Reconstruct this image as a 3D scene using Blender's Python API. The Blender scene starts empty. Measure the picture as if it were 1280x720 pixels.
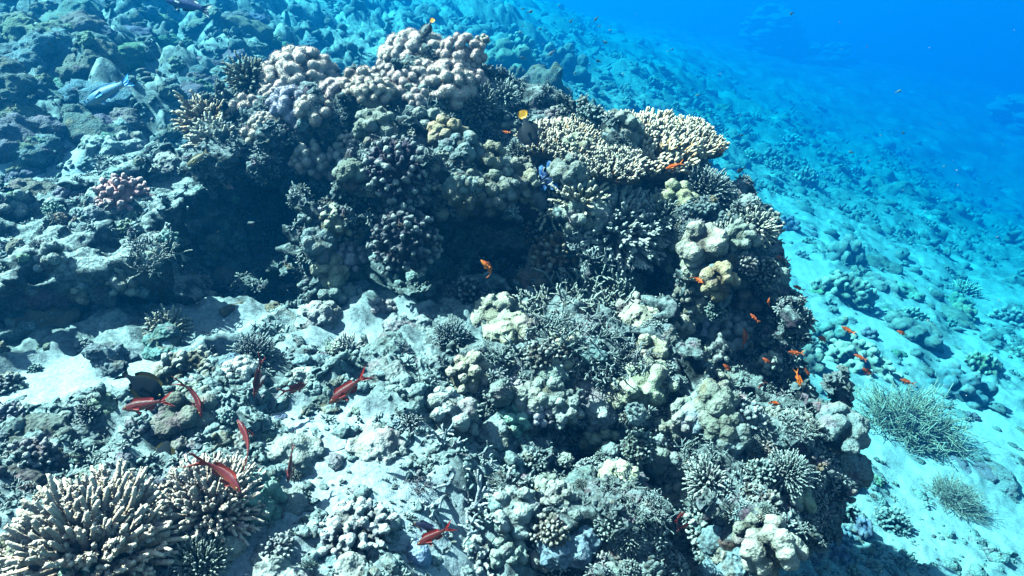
import bpy, math, random
import numpy as np
from mathutils import Vector, Matrix
from mathutils.bvhtree import BVHTree

QK = 1.0                                      # 1 for the finished detail
S = bpy.context.scene
COL = S.collection
R = math.radians
rng = np.random.default_rng(11)
random.seed(5)

# ------------------------------------------------------------------ camera, sky, sun, exposure
PITCH = R(25.0)
FPX = 834.0                                   # focal length in pixels of a 1280 wide frame (75 degrees across)
cam_data = bpy.data.cameras.new('camera')
cam_data.sensor_width = 36.0
cam_data.lens = 36.0 * FPX / 1280.0
cam_data.clip_start = 0.02
cam_data.clip_end = 500.0
cam = bpy.data.objects.new('camera', cam_data)
cam.rotation_euler = (R(90) - PITCH, 0, 0)
COL.objects.link(cam)
S.camera = cam

SUN_EL, SUN_AZ = R(52), math.atan2(-0.86, 0.28)      # azimuth from +Y towards +X: the sun stands high to the left, a little behind the reef
W = bpy.data.worlds.new('World'); S.world = W; W.use_nodes = True
nt = W.node_tree
sky = nt.nodes.new('ShaderNodeTexSky'); sky.sky_type = 'NISHITA'; sky.sun_disc = False
sky.sun_elevation = SUN_EL; sky.sun_rotation = SUN_AZ
bg = nt.nodes['Background']; nt.links.new(sky.outputs[0], bg.inputs[0]); bg.inputs[1].default_value = 0.05
sun_data = bpy.data.lights.new('sun', 'SUN'); sun_data.energy = 5.0; sun_data.angle = R(0.5); sun_data.color = (1.0, 0.93, 0.89)
sun = bpy.data.objects.new('sun', sun_data); COL.objects.link(sun)
sdir = Vector((math.cos(SUN_EL) * math.sin(SUN_AZ), math.cos(SUN_EL) * math.cos(SUN_AZ), math.sin(SUN_EL)))
sun.rotation_euler = sdir.to_track_quat('Z', 'Y').to_euler()
sun.location = sdir * 20
vs = S.view_settings
vs.view_transform = 'Standard'; vs.look = 'None'; vs.gamma = 1.0; vs.use_curve_mapping = False
vs.exposure = 1.65
cy = S.cycles
cy.max_bounces = 6; cy.diffuse_bounces = 0; cy.glossy_bounces = 1; cy.transmission_bounces = 2; cy.volume_bounces = 2
cy.transparent_max_bounces = 8
cy.use_denoising = True
cy.caustics_reflective = False; cy.caustics_refractive = False

Fw = np.array([0, math.cos(PITCH), -math.sin(PITCH)]); Up = np.array([0, math.sin(PITCH), math.cos(PITCH)]); Rt = np.array([1.0, 0, 0])
def ray(px, py):
    return Fw + Rt * ((px - 640) / FPX) - Up * ((py - 360) / FPX)
def P(px, py, d):
    return ray(px, py) * d

# ------------------------------------------------------------------ noise (vectorised)
_perm = np.random.default_rng(3).permutation(256).astype(np.int32); _perm = np.concatenate([_perm, _perm, _perm])
_g = np.random.default_rng(4).normal(size=(256, 3)); _g /= np.linalg.norm(_g, axis=1)[:, None]; _g = _g.astype(np.float32)
def perlin(p):
    p = np.asarray(p, dtype=np.float32)
    i = np.floor(p).astype(np.int32); f = p - i; i &= 255
    u = f * f * f * (f * (f * 6 - 15) + 10)
    def h(dx, dy, dz):
        k = _perm[_perm[_perm[i[..., 0] + dx] + i[..., 1] + dy] + i[..., 2] + dz] & 255
        g = _g[k]
        return g[..., 0] * (f[..., 0] - dx) + g[..., 1] * (f[..., 1] - dy) + g[..., 2] * (f[..., 2] - dz)
    ux, uy, uz = u[..., 0], u[..., 1], u[..., 2]
    a = h(0, 0, 0); a += ux * (h(1, 0, 0) - a)
    b = h(0, 1, 0); b += ux * (h(1, 1, 0) - b)
    a += uy * (b - a)
    c = h(0, 0, 1); c += ux * (h(1, 0, 1) - c)
    d = h(0, 1, 1); d += ux * (h(1, 1, 1) - d)
    c += uy * (d - c)
    return (a + uz * (c - a)) * 1.4
def fbm(p, octs=4, lac=2.03, gain=0.5):
    s = 0; a = 1.0; q = np.asarray(p, dtype=np.float32)
    for k in range(octs):
        s = s + a * perlin(q + 17.3 * k); a *= gain; q = q * lac
    return s
def ridged(p, octs=4, lac=2.1, gain=0.5):
    s = 0; a = 1.0; q = np.asarray(p, dtype=np.float32)
    for k in range(octs):
        s = s + a * (1 - 2 * np.abs(perlin(q + 9.7 * k))); a *= gain; q = q * lac
    return s
_wj = np.random.default_rng(6).random((256, 3)).astype(np.float32)
def worley(p):
    p = np.asarray(p, dtype=np.float32); i = np.floor(p).astype(np.int32); best = np.full(p.shape[:-1], 9.0, np.float32)
    for dx in (-1, 0, 1):
        for dy in (-1, 0, 1):
            for dz in (-1, 0, 1):
                c = i + np.array([dx, dy, dz], np.int32); cc = c & 255
                k = _perm[_perm[_perm[cc[..., 0]] + cc[..., 1]] + cc[..., 2]] & 255
                d = ((c + _wj[k] - p) ** 2).sum(-1)
                np.minimum(best, d, out=best)
    return np.sqrt(best)
def sstep(a, b, x):
    t = np.clip((x - a) / (b - a), 0, 1); return t * t * (3 - 2 * t)

# ------------------------------------------------------------------ mesh helpers
def mesh_from(name, V, faces, attrs=None, smooth=True, mat_idx=None):
    """faces: list of (n,3)/(n,4) int arrays"""
    me = bpy.data.meshes.new(name)
    V = np.ascontiguousarray(V, dtype=np.float32)
    me.vertices.add(len(V)); me.vertices.foreach_set('co', V.ravel())
    loops = np.concatenate([np.asarray(f).ravel() for f in faces]).astype(np.int32)
    sizes = np.concatenate([np.full(len(f), np.asarray(f).shape[1], np.int32) for f in faces])
    starts = np.concatenate([[0], np.cumsum(sizes)[:-1]]).astype(np.int32)
    me.loops.add(len(loops)); me.loops.foreach_set('vertex_index', loops)
    me.polygons.add(len(sizes)); me.polygons.foreach_set('loop_start', starts)
    me.polygons.foreach_set('use_smooth', np.full(len(sizes), smooth, dtype=bool))
    if mat_idx is not None: me.polygons.foreach_set('material_index', np.asarray(mat_idx, np.int32))
    me.update(calc_edges=True)
    me.validate()
    for k, a in (attrs or {}).items():
        at = me.attributes.new(k, 'FLOAT', 'POINT'); at.data.foreach_set('value', np.asarray(a, np.float32))
    return me
def link(name, me, mat=None, parent=None, loc=None, M=None, color=None):
    o = bpy.data.objects.new(name, me); COL.objects.link(o)
    if mat is not None and me is not None and not me.materials:
        for m in (mat if isinstance(mat, (list, tuple)) else [mat]): me.materials.append(m)
    if parent: o.parent = parent
    if M is not None: o.matrix_world = M
    if loc is not None: o.location = loc
    if color is not None: o.color = (*color, 1)
    return o
def tag(o, label=None, cat=None, group=None, kind=None):
    if label: o['label'] = label
    if cat: o['category'] = cat
    if group: o['group'] = group
    if kind: o['kind'] = kind
    return o

def surface_nets(f, org, h):
    """f: sdf on a grid, negative inside. returns V, quads"""
    ins = f < 0
    n = np.array(f.shape) - 1
    cnt = np.zeros(n, np.int8)
    for a in (0, 1):
        for b in (0, 1):
            for c in (0, 1):
                cnt += ins[a:n[0] + a, b:n[1] + b, c:n[2] + c]
    act = (cnt > 0) & (cnt < 8)
    ijk = np.argwhere(act)
    idx = np.full(n, -1, np.int32); idx[act] = np.arange(len(ijk))
    acc = np.zeros((len(ijk), 3), np.float32); num = np.zeros(len(ijk), np.float32)
    cor = [(a, b, c) for a in (0, 1) for b in (0, 1) for c in (0, 1)]
    vals = {c: f[ijk[:, 0] + c[0], ijk[:, 1] + c[1], ijk[:, 2] + c[2]] for c in cor}
    for c in cor:
        for ax in range(3):
            if c[ax] == 0:
                e = list(c); e[ax] = 1; e = tuple(e)
                v0, v1 = vals[c], vals[e]
                m = (v0 < 0) != (v1 < 0)
                t = np.where(m, v0 / np.where(v0 == v1, 1, v0 - v1), 0)
                p = np.tile(np.array(c, np.float32), (len(ijk), 1)); p[:, ax] += t
                acc += p * m[:, None]; num += m
    V = org + h * (ijk + acc / num[:, None])
    quads = []
    for ax in range(3):
        b, c = [(1, 2), (2, 0), (0, 1)][ax]
        sl0 = [slice(None)] * 3; sl1 = [slice(None)] * 3
        sl0[ax] = slice(0, -1); sl1[ax] = slice(1, None)
        s0 = ins[tuple(sl0)]; s1 = ins[tuple(sl1)]
        e = np.argwhere(s0 != s1)
        ok = (e[:, b] > 0) & (e[:, c] > 0) & (e[:, b] < n[b]) & (e[:, c] < n[c])
        e = e[ok]
        def cell(db, dc):
            q = e.copy(); q[:, b] -= db; q[:, c] -= dc
            return idx[q[:, 0], q[:, 1], q[:, 2]]
        q = np.stack([cell(1, 1), cell(0, 1), cell(0, 0), cell(1, 0)], 1)
        flip = ~s0[e[:, 0], e[:, 1], e[:, 2]]
        q[flip] = q[flip][:, ::-1]
        quads.append(q)
    Q = np.concatenate(quads); Q = Q[(Q >= 0).all(1)]
    return V, Q
def smin(a, b, k):
    h = np.clip(0.5 + 0.5 * (b - a) / k, 0, 1)
    return b + (a - b) * h - k * h * (1 - h)
def smax(a, b, k): return -smin(-a, -b, k)
def ell(G, c, r):
    q = (G - np.asarray(c, np.float32)) / np.asarray(r, np.float32)
    l = np.sqrt((q * q).sum(-1)); g = np.sqrt(((q / np.asarray(r, np.float32)) ** 2).sum(-1)) + 1e-6
    return l * (l - 1) / g
def grid(lo, hi, h):
    lo = np.array(lo, np.float32); n = np.ceil((np.array(hi) - lo) / h).astype(int) + 1
    ax = [lo[k] + h * np.arange(n[k], dtype=np.float32) for k in range(3)]
    return np.stack(np.meshgrid(*ax, indexing='ij'), -1), lo

# ------------------------------------------------------------------ materials
def new_mat(name):
    m = bpy.data.materials.new(name); m.use_nodes = True
    n = m.node_tree; b = n.nodes['Principled BSDF']; b.inputs['Roughness'].default_value = 0.85
    b.inputs['Specular IOR Level'].default_value = 0.15
    return m, n, b
def N(n, t, **k):
    x = n.nodes.new(t)
    for a, v in k.items():
        if a in x.inputs.keys() if hasattr(x.inputs, 'keys') else False: x.inputs[a].default_value = v
        else: setattr(x, a, v)
    return x
def noise(n, vec, scale, det=5, rough=0.6):
    x = n.nodes.new('ShaderNodeTexNoise'); x.inputs['Scale'].default_value = scale; x.inputs['Detail'].default_value = det
    x.inputs['Roughness'].default_value = rough; n.links.new(vec, x.inputs['Vector']); return x.outputs['Fac']
def voro(n, vec, scale, feat='F1'):
    x = n.nodes.new('ShaderNodeTexVoronoi'); x.feature = feat; x.inputs['Scale'].default_value = scale
    n.links.new(vec, x.inputs['Vector']); return x.outputs['Distance']
def ramp(n, fac, stops):
    x = n.nodes.new('ShaderNodeValToRGB'); e = x.color_ramp.elements
    while len(e) < len(stops): e.new(0.5)
    for k, (p, c) in enumerate(stops):
        e[k].position = p; e[k].color = (*c, 1) if len(c) == 3 else c
    n.links.new(fac, x.inputs[0]); return x.outputs[0]
def mixc(n, fac, a, b, mode='MIX'):
    x = n.nodes.new('ShaderNodeMix'); x.data_type = 'RGBA'; x.blend_type = mode
    for v, i in ((fac, 0), (a, 6), (b, 7)):
        if hasattr(v, 'is_linked') or hasattr(v, 'links'): n.links.new(v, x.inputs[i])
        elif i == 0: x.inputs[0].default_value = v
        else: x.inputs[i].default_value = (*v, 1)
    return x.outputs[2]
def math_(n, op, a, b=0.0, clamp=False):
    x = n.nodes.new('ShaderNodeMath'); x.operation = op; x.use_clamp = clamp
    for v, i in ((a, 0), (b, 1)):
        if hasattr(v, 'links'): n.links.new(v, x.inputs[i])
        else: x.inputs[i].default_value = v
    return x.outputs[0]
def bump(n, b, hgt, strength=0.6, dist=0.01):
    x = n.nodes.new('ShaderNodeBump'); x.inputs['Strength'].default_value = strength; x.inputs['Distance'].default_value = dist
    n.links.new(hgt, x.inputs['Height']); n.links.new(x.outputs[0], b.inputs['Normal'])
def coords(n, obj=False):
    if obj: return n.nodes.new('ShaderNodeTexCoord').outputs['Object']
    return n.nodes.new('ShaderNodeNewGeometry').outputs['Position']
def attr(n, name):
    x = n.nodes.new('ShaderNodeAttribute'); x.attribute_name = name; return x.outputs['Fac']
def objcol(n): return n.nodes.new('ShaderNodeObjectInfo').outputs['Color']
# rock: patches of dark turf, grey-green algae, pink crust and pale sand dust; the dust lies where the surface is flat enough to hold it, and also paints the sunlit top of the ledge
def rock_material(name, dark, mid, pale, dust_amt):
    m, n, b = new_mat(name); v = coords(n)
    big = noise(n, v, 4.0, 4); med = noise(n, v, 22, 6, 0.65); fine = noise(n, v, 110, 4, 0.7); cr = voro(n, v, 55)
    base = ramp(n, math_(n, 'ADD', math_(n, 'MULTIPLY', big, 0.45), math_(n, 'MULTIPLY', med, 0.55)),
                [(0.36, dark), (0.5, mid), (0.62, pale)])
    pink = ramp(n, noise(n, v, 7.5, 5), [(0.56, (0, 0, 0)), (0.68, (1, 1, 1))])
    base = mixc(n, math_(n, 'MULTIPLY', pink, 0.7), base, (0.22, 0.11, 0.16))
    ochre = ramp(n, noise(n, v, 9.1, 4), [(0.60, (0, 0, 0)), (0.70, (1, 1, 1))])
    base = mixc(n, math_(n, 'MULTIPLY', ochre, 0.5), base, (0.26, 0.13, 0.05))
    nz = n.nodes.new('ShaderNodeSeparateXYZ'); n.links.new(n.nodes.new('ShaderNodeNewGeometry').outputs['Normal'], nz.inputs[0])
    dst = math_(n, 'MULTIPLY', ramp(n, math_(n, 'ADD', nz.outputs[2], math_(n, 'MULTIPLY', math_(n, 'SUBTRACT', med, 0.5), 1.6)),
                [(0.45, (0, 0, 0)), (0.95, (1, 1, 1))]), dust_amt)
    base = mixc(n, dst, base, (0.50, 0.55, 0.54))
    sp = ramp(n, fine, [(0.32, (0.35, 0.35, 0.35)), (0.55, (1, 1, 1)), (0.72, (1.5, 1.5, 1.45))])
    base = mixc(n, 1.0, base, sp, 'MULTIPLY')
    n.links.new(base, b.inputs['Base Color'])
    hgt = math_(n, 'ADD', math_(n, 'MULTIPLY', fine, 0.5), math_(n, 'ADD', math_(n, 'MULTIPLY', med, 1.0), math_(n, 'MULTIPLY', cr, 0.5)))
    bump(n, b, hgt, 0.9, 0.02)
    return m
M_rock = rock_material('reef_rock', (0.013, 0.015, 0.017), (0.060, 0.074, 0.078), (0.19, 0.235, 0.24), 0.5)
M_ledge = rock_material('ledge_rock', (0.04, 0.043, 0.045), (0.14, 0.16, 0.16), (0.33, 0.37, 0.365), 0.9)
M_boulder = rock_material('boulder_rock', (0.05, 0.045, 0.035), (0.14, 0.125, 0.10), (0.30, 0.27, 0.21), 0.7)

def sand_material():
    m, n, b = new_mat('seabed_sand'); v = coords(n)
    med = noise(n, v, 14, 6, 0.65); fine = noise(n, v, 90, 5, 0.7); big = noise(n, v, 1.3, 4)
    sand = ramp(n, fine, [(0.3, (0.14, 0.16, 0.165)), (0.42, (0.38, 0.43, 0.46)), (0.58, (0.50, 0.55, 0.58)), (0.75, (0.60, 0.66, 0.69))])
    rub = ramp(n, med, [(0.33, (0.055, 0.065, 0.068)), (0.48, (0.19, 0.23, 0.235)), (0.66, (0.40, 0.47, 0.47))])
    rub = mixc(n, 1.0, rub, ramp(n, fine, [(0.3, (0.45, 0.45, 0.45)), (0.6, (1.2, 1.2, 1.2))]), 'MULTIPLY')
    k = attr(n, 'rubble')
    bits = ramp(n, voro(n, v, 95), [(.10, (1, 1, 1)), (.22, (0, 0, 0))]); pick = ramp(n, noise(n, v, 40, 2), [(.5, (0, 0, 0)), (.56, (1, 1, 1))])
    sand = mixc(n, math_(n, 'MULTIPLY', math_(n, 'MULTIPLY', bits, pick), .8), sand, (.10, .10, .095))
    sand = mixc(n, math_(n, 'MULTIPLY', ramp(n, med, [(.5, (0, 0, 0)), (.7, (1, 1, 1))]), .45), sand, (.30, .30, .27))
    base = mixc(n, k, sand, rub)
    base = mixc(n, attr(n, 'reef'), base, mixc(n, med, (.07, .085, .09), (.22, .25, .26)))  # distant floor recoloured to match the hazy water behind it
    n.links.new(base, b.inputs['Base Color'])
    bump(n, b, math_(n, 'ADD', math_(n, 'MULTIPLY', fine, 0.4), med), 0.7, 0.015)
    return m
M_sand = sand_material()

# ------------------------------------------------------------------ seabed
def ground_z(x, y):
    x = np.asarray(x, float); y = np.asarray(y, float)
    zn = -1.02 - 1.75 * sstep(-0.28, 1.45, x - 0.10 * (y - 1.4)) - 0.15 * np.maximum(0, x - 1.3)
    zn = zn + 0.10 * sstep(0.1, -0.9, x) * sstep(2.2, 0.8, y)
    r = np.hypot(x, y); a = x / np.maximum(y, 0.25)
    slope = np.interp(a, [-2.5, -1.2, -0.6, -0.38, -0.25, 0, .24, .41, .74, 1.2, 3], [.20, .19, .165, .12, 0.08, .02, -.05, -.11, -.21, -.25, -.28])
    zf = np.minimum(r, 40) * slope - np.interp(a, [-.6, -.25, .03, .3, .7], [1.6, 1.9, 1.85, 2.5, 2.1]) - 0.04 * np.maximum(0, r - 40)
    zf = np.where(zf > -0.35, -0.35 + 0.35 * np.tanh((zf + 0.35) / 0.35 * 0.9), zf)       # slope top capped so the haze stays low and sunlight strong
    zn = zn - 0.26 * np.exp(-(((x + .93) / .26) ** 2 + ((y - 2.45) / .36) ** 2) ** 2) - 0.22 * np.exp(-(((x + .08) / .36) ** 2 + ((y - 2.22) / .22) ** 2) ** 2)   # hollow floors of the two caves
    k = sstep(2.5, 4.6, r)
    z = zn * (1 - k) + zf * k
    return z
def rubble_mask(x, y):
    p = np.stack([x, y, np.zeros_like(x)], -1)
    k = sstep(-0.62, -0.12, fbm(p * 1.9 + 5, 4) )
    far = sstep(2.6, 3.4, y)
    hill = far * sstep(1.4, -0.4, x)
    k = np.maximum(k, hill * sstep(-0.45, -0.1, fbm(p * 1.1 + 2, 3)))
    k = k * (1 - 0.6 * sstep(0.9, 1.6, x + .25 * (y - 2)) * sstep(16.0, 9.0, y) * sstep(-.45, -.05, fbm(p * 1.3 + 11, 3)))
    # clean sand pockets seen in the picture
    for (px, py, gz, rad) in SAND:
        d = ray(px, py); s = gz / d[2]; c = d * s
        k = k * sstep(0.6 * rad, 1.25 * rad, np.hypot(x - c[0], y - c[1]) + 0.10 * fbm(p * 5, 2))
    return k
SAND = [(50, 485, -0.95, 0.18), (440, 590, -0.98, 0.22), (160, 470, -0.97, .10), (400, 545, -1.0, .09), (560, 660, -1.0, .08), (360, 380, -1.05, .16), (520, 650, -1.0, 0.15), (1020, 425, -2.3, 0.35), (1010, 700, -1.9, .22), (280, 470, -1.0, .08),
        (1200, 530, -2.4, 0.4), (1150, 480, -2.5, 0.35), (1000, 260, -2.7, 0.8), (30, 190, -0.75, 0.45), (1270, 440, -2.7, 0.5), (940, 230, -2.6, .5), (1120, 330, -2.7, .5)]
th = np.linspace(R(-78), R(78), int(1000 / QK)); rr = np.exp(np.linspace(math.log(0.3), math.log(110), int(760 / QK)))
T, RR = np.meshgrid(th, rr, indexing='ij')
X = RR * np.sin(T); Y = RR * np.cos(T)
K = rubble_mask(X, Y)
Z = ground_z(X, Y)
p = np.stack([X, Y, Z], -1)
fade = lambda f: 1 / (1 + (RR * f * 0.006) ** 2)
farness = sstep(2.6, 4.0, Y)
hillm = farness * sstep(1.2, -0.6, X)
warp = np.stack([fbm(p * 3 + k * 31, 3) for k in range(3)], -1)
rough = 0.25 + 0.75 * K
big = ridged(p * np.array([0.9, 0.9, 0.9]) + 3, 3)
Z = Z + rough * farness * 0.14 * fbm(p * 1.0, 3) + hillm * (0.22 * (big - 0.3) + 0.48 * (0.5 - worley(p * 1.1 + warp * .5)))
Z = Z + rough * (0.045 * ridged(p * 3.2 + warp * .5, 3) * fade(4) + 0.020 * (1 - worley(p * 9 + warp * .6)) * 1.5 * fade(9) + 0.011 * fbm(p * 22, 3) * fade(22) + 0.006 * fbm(p * 60, 2) * fade(60))
Z = Z + sstep(12, 20, RR) * 0.6 * fbm(p * .35 + 9, 3)
Z = Z + farness * K * 0.10 * (0.55 - worley(p * 2.6 + warp * 0.8)) 
amp = (0.05 * rough + 0.10 * hillm)[..., None] * fade(6)[..., None]
D = np.stack([X, Y, Z], -1); D[..., :2] += (warp * amp)[..., :2]
nT, nR = T.shape
FAR_HAZE = 0.75 * sstep(12, 20, RR) * sstep(-.5, .1, fbm(np.stack([X, Y, 0 * X], -1) * .35 + 3, 3))                  # far floor patched dark so it blends into the water haze
ii = np.arange(nT * nR).reshape(nT, nR)
Qg = np.stack([ii[:-1, :-1], ii[:-1, 1:], ii[1:, 1:], ii[1:, :-1]], -1).reshape(-1, 4)[:, ::-1]
Vg = D.reshape(-1, 3)
seabed = link('seabed', mesh_from('seabed', Vg, [Qg], {'rubble': K.ravel(), 'reef': FAR_HAZE.ravel()}), M_sand)
tag(seabed, 'pale sand and coral rubble seabed sloping away to the right', 'seabed', kind='structure')

# ------------------------------------------------------------------ the reef outcrop and the ledge: signed distance fields
def build_rock(name, lo, hi, h, parts, cuts, mat, label, cat='rock', k=0.12, rough=1.0, holes=0.03, ceil=None, front=None):
    G, org = grid(lo, hi, h)
    f = np.full(G.shape[:3], 9.0, np.float32)
    Gf = G
    for (c, r) in parts: f = smin(f, ell(Gf, c, r).astype(np.float32), k)
    for (c, r) in cuts: f = smax(f, -ell(Gf, c, r).astype(np.float32), 0.07)
    if ceil is not None: f = smax(f, (Gf[..., 2] - ceil(Gf[..., 0], Gf[..., 1])).astype(np.float32), 0.05)
    if front is not None: f = smax(f, (front(Gf[..., 0], Gf[..., 2]) - Gf[..., 1]).astype(np.float32), 0.05)
    band = np.abs(f) < 0.26
    q = G[band]
    w = np.stack([perlin(q * 4 + k2 * 13) for k2 in range(3)], -1)
    d = 0.13 * fbm(q * 2.6, 3) + 0.065 * ridged(q * 6 + w * 0.5, 2) - 0.03
    d += 0.055 * (worley(q * 7 + w * 0.5) - 0.5)
    d += 0.030 * (worley(q * 17 + w * 0.7) - 0.5)
    d += 0.022 * fbm(q * 21, 3)
    d += holes * sstep(0.25, 0.5, perlin(q * 8 + 40))
    f[band] += rough * d
    V, Q = surface_nets(f, org, h)
    nrm_n = perlin(V * 70) * 0.004 + perlin(V * 38) * 0.006
    V = V + np.stack([nrm_n, perlin(V * 50 + 7) * 0.006, perlin(V * 60 + 3) * 0.006], -1)
    o = link(name, mesh_from(name, V, [Q]), mat)
    tag(o, label, cat)
    return o, V, Q
CAVES = [(302, 292, 2.45, .24, .48, .14), (595, 330, 2.22, .38, .40, .125), (480, 350, 2.3, .20, .34, .07), (800, 345, 2.12, .22, .22, .07), (170, 420, 1.9, .24, .3, .07), (125, 365, 1.86, .32, .30, .10)]
def in_cave(p, grow=1.25):
    m = np.zeros(len(p), bool)
    for (x, y, d, *q) in CAVES: m |= (((p - P(x, y, d)) / (np.array(q) * grow)) ** 2).sum(1) < 1
    return m
def pr(px, py, d, rx, ry, rz): return (P(px, py, d), (rx, ry, rz))
MAIN = [pr(590, 395, 2.42, .46, .40, .10), pr(310, 250, 3.12, .42, .25, .32), pr(245, 205, 2.95, .22, .25, .14), pr(305, 182, 2.68, .27, .36, .10), pr(330, 335, 2.75, .25, .3, .08), pr(560, 230, 2.95, .72, .5, .42), pr(520, 118, 2.85, .30, .30, .16), pr(470, 150, 2.75, .28, .3, .16), pr(800, 262, 2.80, .50, .45, .24), pr(700, 240, 2.6, .3, .3, .22),  # leading part is a dark floor slab added to blacken the central cave
        pr(885, 390, 2.55, .27, .42, .42), pr(740, 470, 2.10, .38, .40, .26), pr(860, 570, 1.95, .34, .38, .26), pr(640, 470, 2.05, .22, .3, .16),
        pr(700, 640, 1.62, .30, .26, .16), pr(900, 655, 1.75, .15, .22, .16), pr(350, 185, 2.85, .28, .35, .15), pr(330, 120, 2.85, .20, .2, .07), pr(412, 340, 2.35, .085, .12, .24),
        pr(500, 215, 2.36, .17, .2, .14), pr(500, 300, 2.42, .13, .2, .07), pr(600, 225, 2.34, .22, .2, .12), pr(355, 150, 2.78, .16, .2, .11), pr(400, 420, 2.1, .12, .2, .1), pr(515, 415, 2.05, .16, .2, .09), pr(925, 480, 2.3, .14, .4, .28), pr(940, 330, 2.6, .14, .3, .2), pr(790, 420, 2.35, .2, .3, .2),
        pr(995, 600, 2.2, .15, .2, .08)]
CUTS = [pr(302, 292, 2.45, .24, .48, .14), pr(595, 330, 2.22, .38, .40, .125), pr(480, 350, 2.3, .20, .34, .07), pr(800, 345, 2.12, .22, .22, .07), pr(660, 320, 2.2, .15, .3, .1), pr(950, 400, 2.05, .12, .25, .2)]
outcrop, V1, Q1 = build_rock('reef_outcrop', (-1.2, 0.9, -2.25), (1.25, 3.6, 0.05), 0.0125 * QK, MAIN, CUTS, M_rock,
    'massive dark coral rock outcrop with deep shaded caves filling the middle of the reef', 'rock')
LEDGE = [((-1.62, 1.95, -.88), (.45, .55, .24)), ((-1.2, 2.1, -.90), (.18, .40, .22)), ((-1.58, 2.42, -.90), (.55, .62, .26)), pr(262, 192, 2.6, .2, .25, .09), pr(120, 300, 2.15, .40, .40, .10), pr(20, 320, 2.0, .25, .3, .14), pr(200, 250, 2.5, .4, .4, .12), pr(180, 345, 2.1, .22, .22, .09), pr(60, 220, 2.5, .3, .3, .1),
         pr(40, 400, 2.05, .25, .25, .2), pr(30, 250, 2.3, .3, .3, .15)]
LCUT = [pr(312, 285, 2.42, .23, .55, .22)]
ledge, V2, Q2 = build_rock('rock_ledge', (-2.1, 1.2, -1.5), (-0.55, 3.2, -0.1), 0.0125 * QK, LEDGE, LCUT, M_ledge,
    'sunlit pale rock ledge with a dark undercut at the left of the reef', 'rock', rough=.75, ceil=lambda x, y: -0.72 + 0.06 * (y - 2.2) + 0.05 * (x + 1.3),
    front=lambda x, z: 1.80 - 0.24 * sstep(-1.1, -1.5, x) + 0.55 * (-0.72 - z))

# ------------------------------------------------------------------ water haze: one even volume round everything
hm = bpy.data.materials.new('water_haze'); hm.use_nodes = True
n = hm.node_tree; n.nodes.clear()
vol = n.nodes.new('ShaderNodeVolumePrincipled'); out = n.nodes.new('ShaderNodeOutputMaterial')
vol.inputs['Color'].default_value = (0.001, 0.060, 0.152, 1)
vol.inputs['Absorption Color'].default_value = (0.0, 0.75, 0.939, 1)
vol.inputs['Density'].default_value = 0.165
vol.inputs['Anisotropy'].default_value = 0.5
n.links.new(vol.outputs[0], out.inputs['Volume'])
def box(lo, hi):
    x0, y0, z0 = lo; x1, y1, z1 = hi
    V = np.array([(x0, y0, z0), (x1, y0, z0), (x1, y1, z0), (x0, y1, z0), (x0, y0, z1), (x1, y0, z1), (x1, y1, z1), (x0, y1, z1)])
    F = np.array([(0, 3, 2, 1), (4, 5, 6, 7), (0, 1, 5, 4), (1, 2, 6, 5), (2, 3, 7, 6), (3, 0, 4, 7)])
    return V, [F]
zlo = float(Vg[:, 2].min()) - 1.0; zhi = max(float(Vg[:, 2].max()) , 0.3) + 0.15
haze = link('haze', mesh_from('haze', *box((-110, -1.5, zlo), (110, 125, zhi)), smooth=False), hm)
tag(haze, 'clear blue sea water fading the far reef', 'water', kind='stuff')
import sys; sys.stderr.write('ZHI %s %d %d\n' % (zhi, len(V1), len(V2)))
# ------------------------------------------------------------------ coral, fish and other builders (all meshes about 1 unit in radius, z up)
def tubes(paths, radii, sides=6, round_tip=True):
    """paths (n,k,3), radii (n,k) -> V, faces, t (0 at the foot, 1 at the tip)"""
    n, k, _ = paths.shape
    tan = np.gradient(paths, axis=1); tan /= np.linalg.norm(tan, axis=2)[..., None] + 1e-9
    ref = np.where(np.abs(tan[:, :1, 2:3]) < 0.9, np.array([0, 0, 1.0]), np.array([1.0, 0, 0]))
    ref = np.broadcast_to(ref, tan.shape)
    a = np.cross(tan, ref); a /= np.linalg.norm(a, axis=2)[..., None] + 1e-9
    b = np.cross(tan, a)
    ang = np.linspace(0, 2 * np.pi, sides, endpoint=False)
    ring = paths[:, :, None, :] + radii[:, :, None, None] * (np.cos(ang)[None, None, :, None] * a[:, :, None, :] + np.sin(ang)[None, None, :, None] * b[:, :, None, :])
    V = ring.reshape(n, k * sides, 3)
    tip = paths[:, -1] + tan[:, -1] * radii[:, -1:] * (0.8 if round_tip else 0.1)
    V = np.concatenate([V, tip[:, None]], 1)
    per = k * sides + 1
    i = np.arange(sides); j = (i + 1) % sides
    q = np.concatenate([np.stack([r * sides + i, r * sides + j, (r + 1) * sides + j, (r + 1) * sides + i], 1) for r in range(k - 1)])
    tr = np.stack([(k - 1) * sides + i, (k - 1) * sides + j, np.full(sides, k * sides)], 1)
    off = (np.arange(n) * per)[:, None, None]
    t = np.concatenate([np.repeat(np.linspace(0, 1, k), sides), [1.0]])
    return V.reshape(-1, 3), [(q[None] + off).reshape(-1, 4), (tr[None] + off).reshape(-1, 3)], np.tile(t, n)
def join(parts):
    Vs, Fs, As, o = [], [], [], 0
    for V, F, A in parts:
        Vs.append(V); Fs += [f + o for f in F]; As.append(A); o += len(V)
    return np.concatenate(Vs), Fs, np.concatenate(As)
def unit(v): return v / (np.linalg.norm(v, axis=-1, keepdims=True) + 1e-9)
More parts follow.
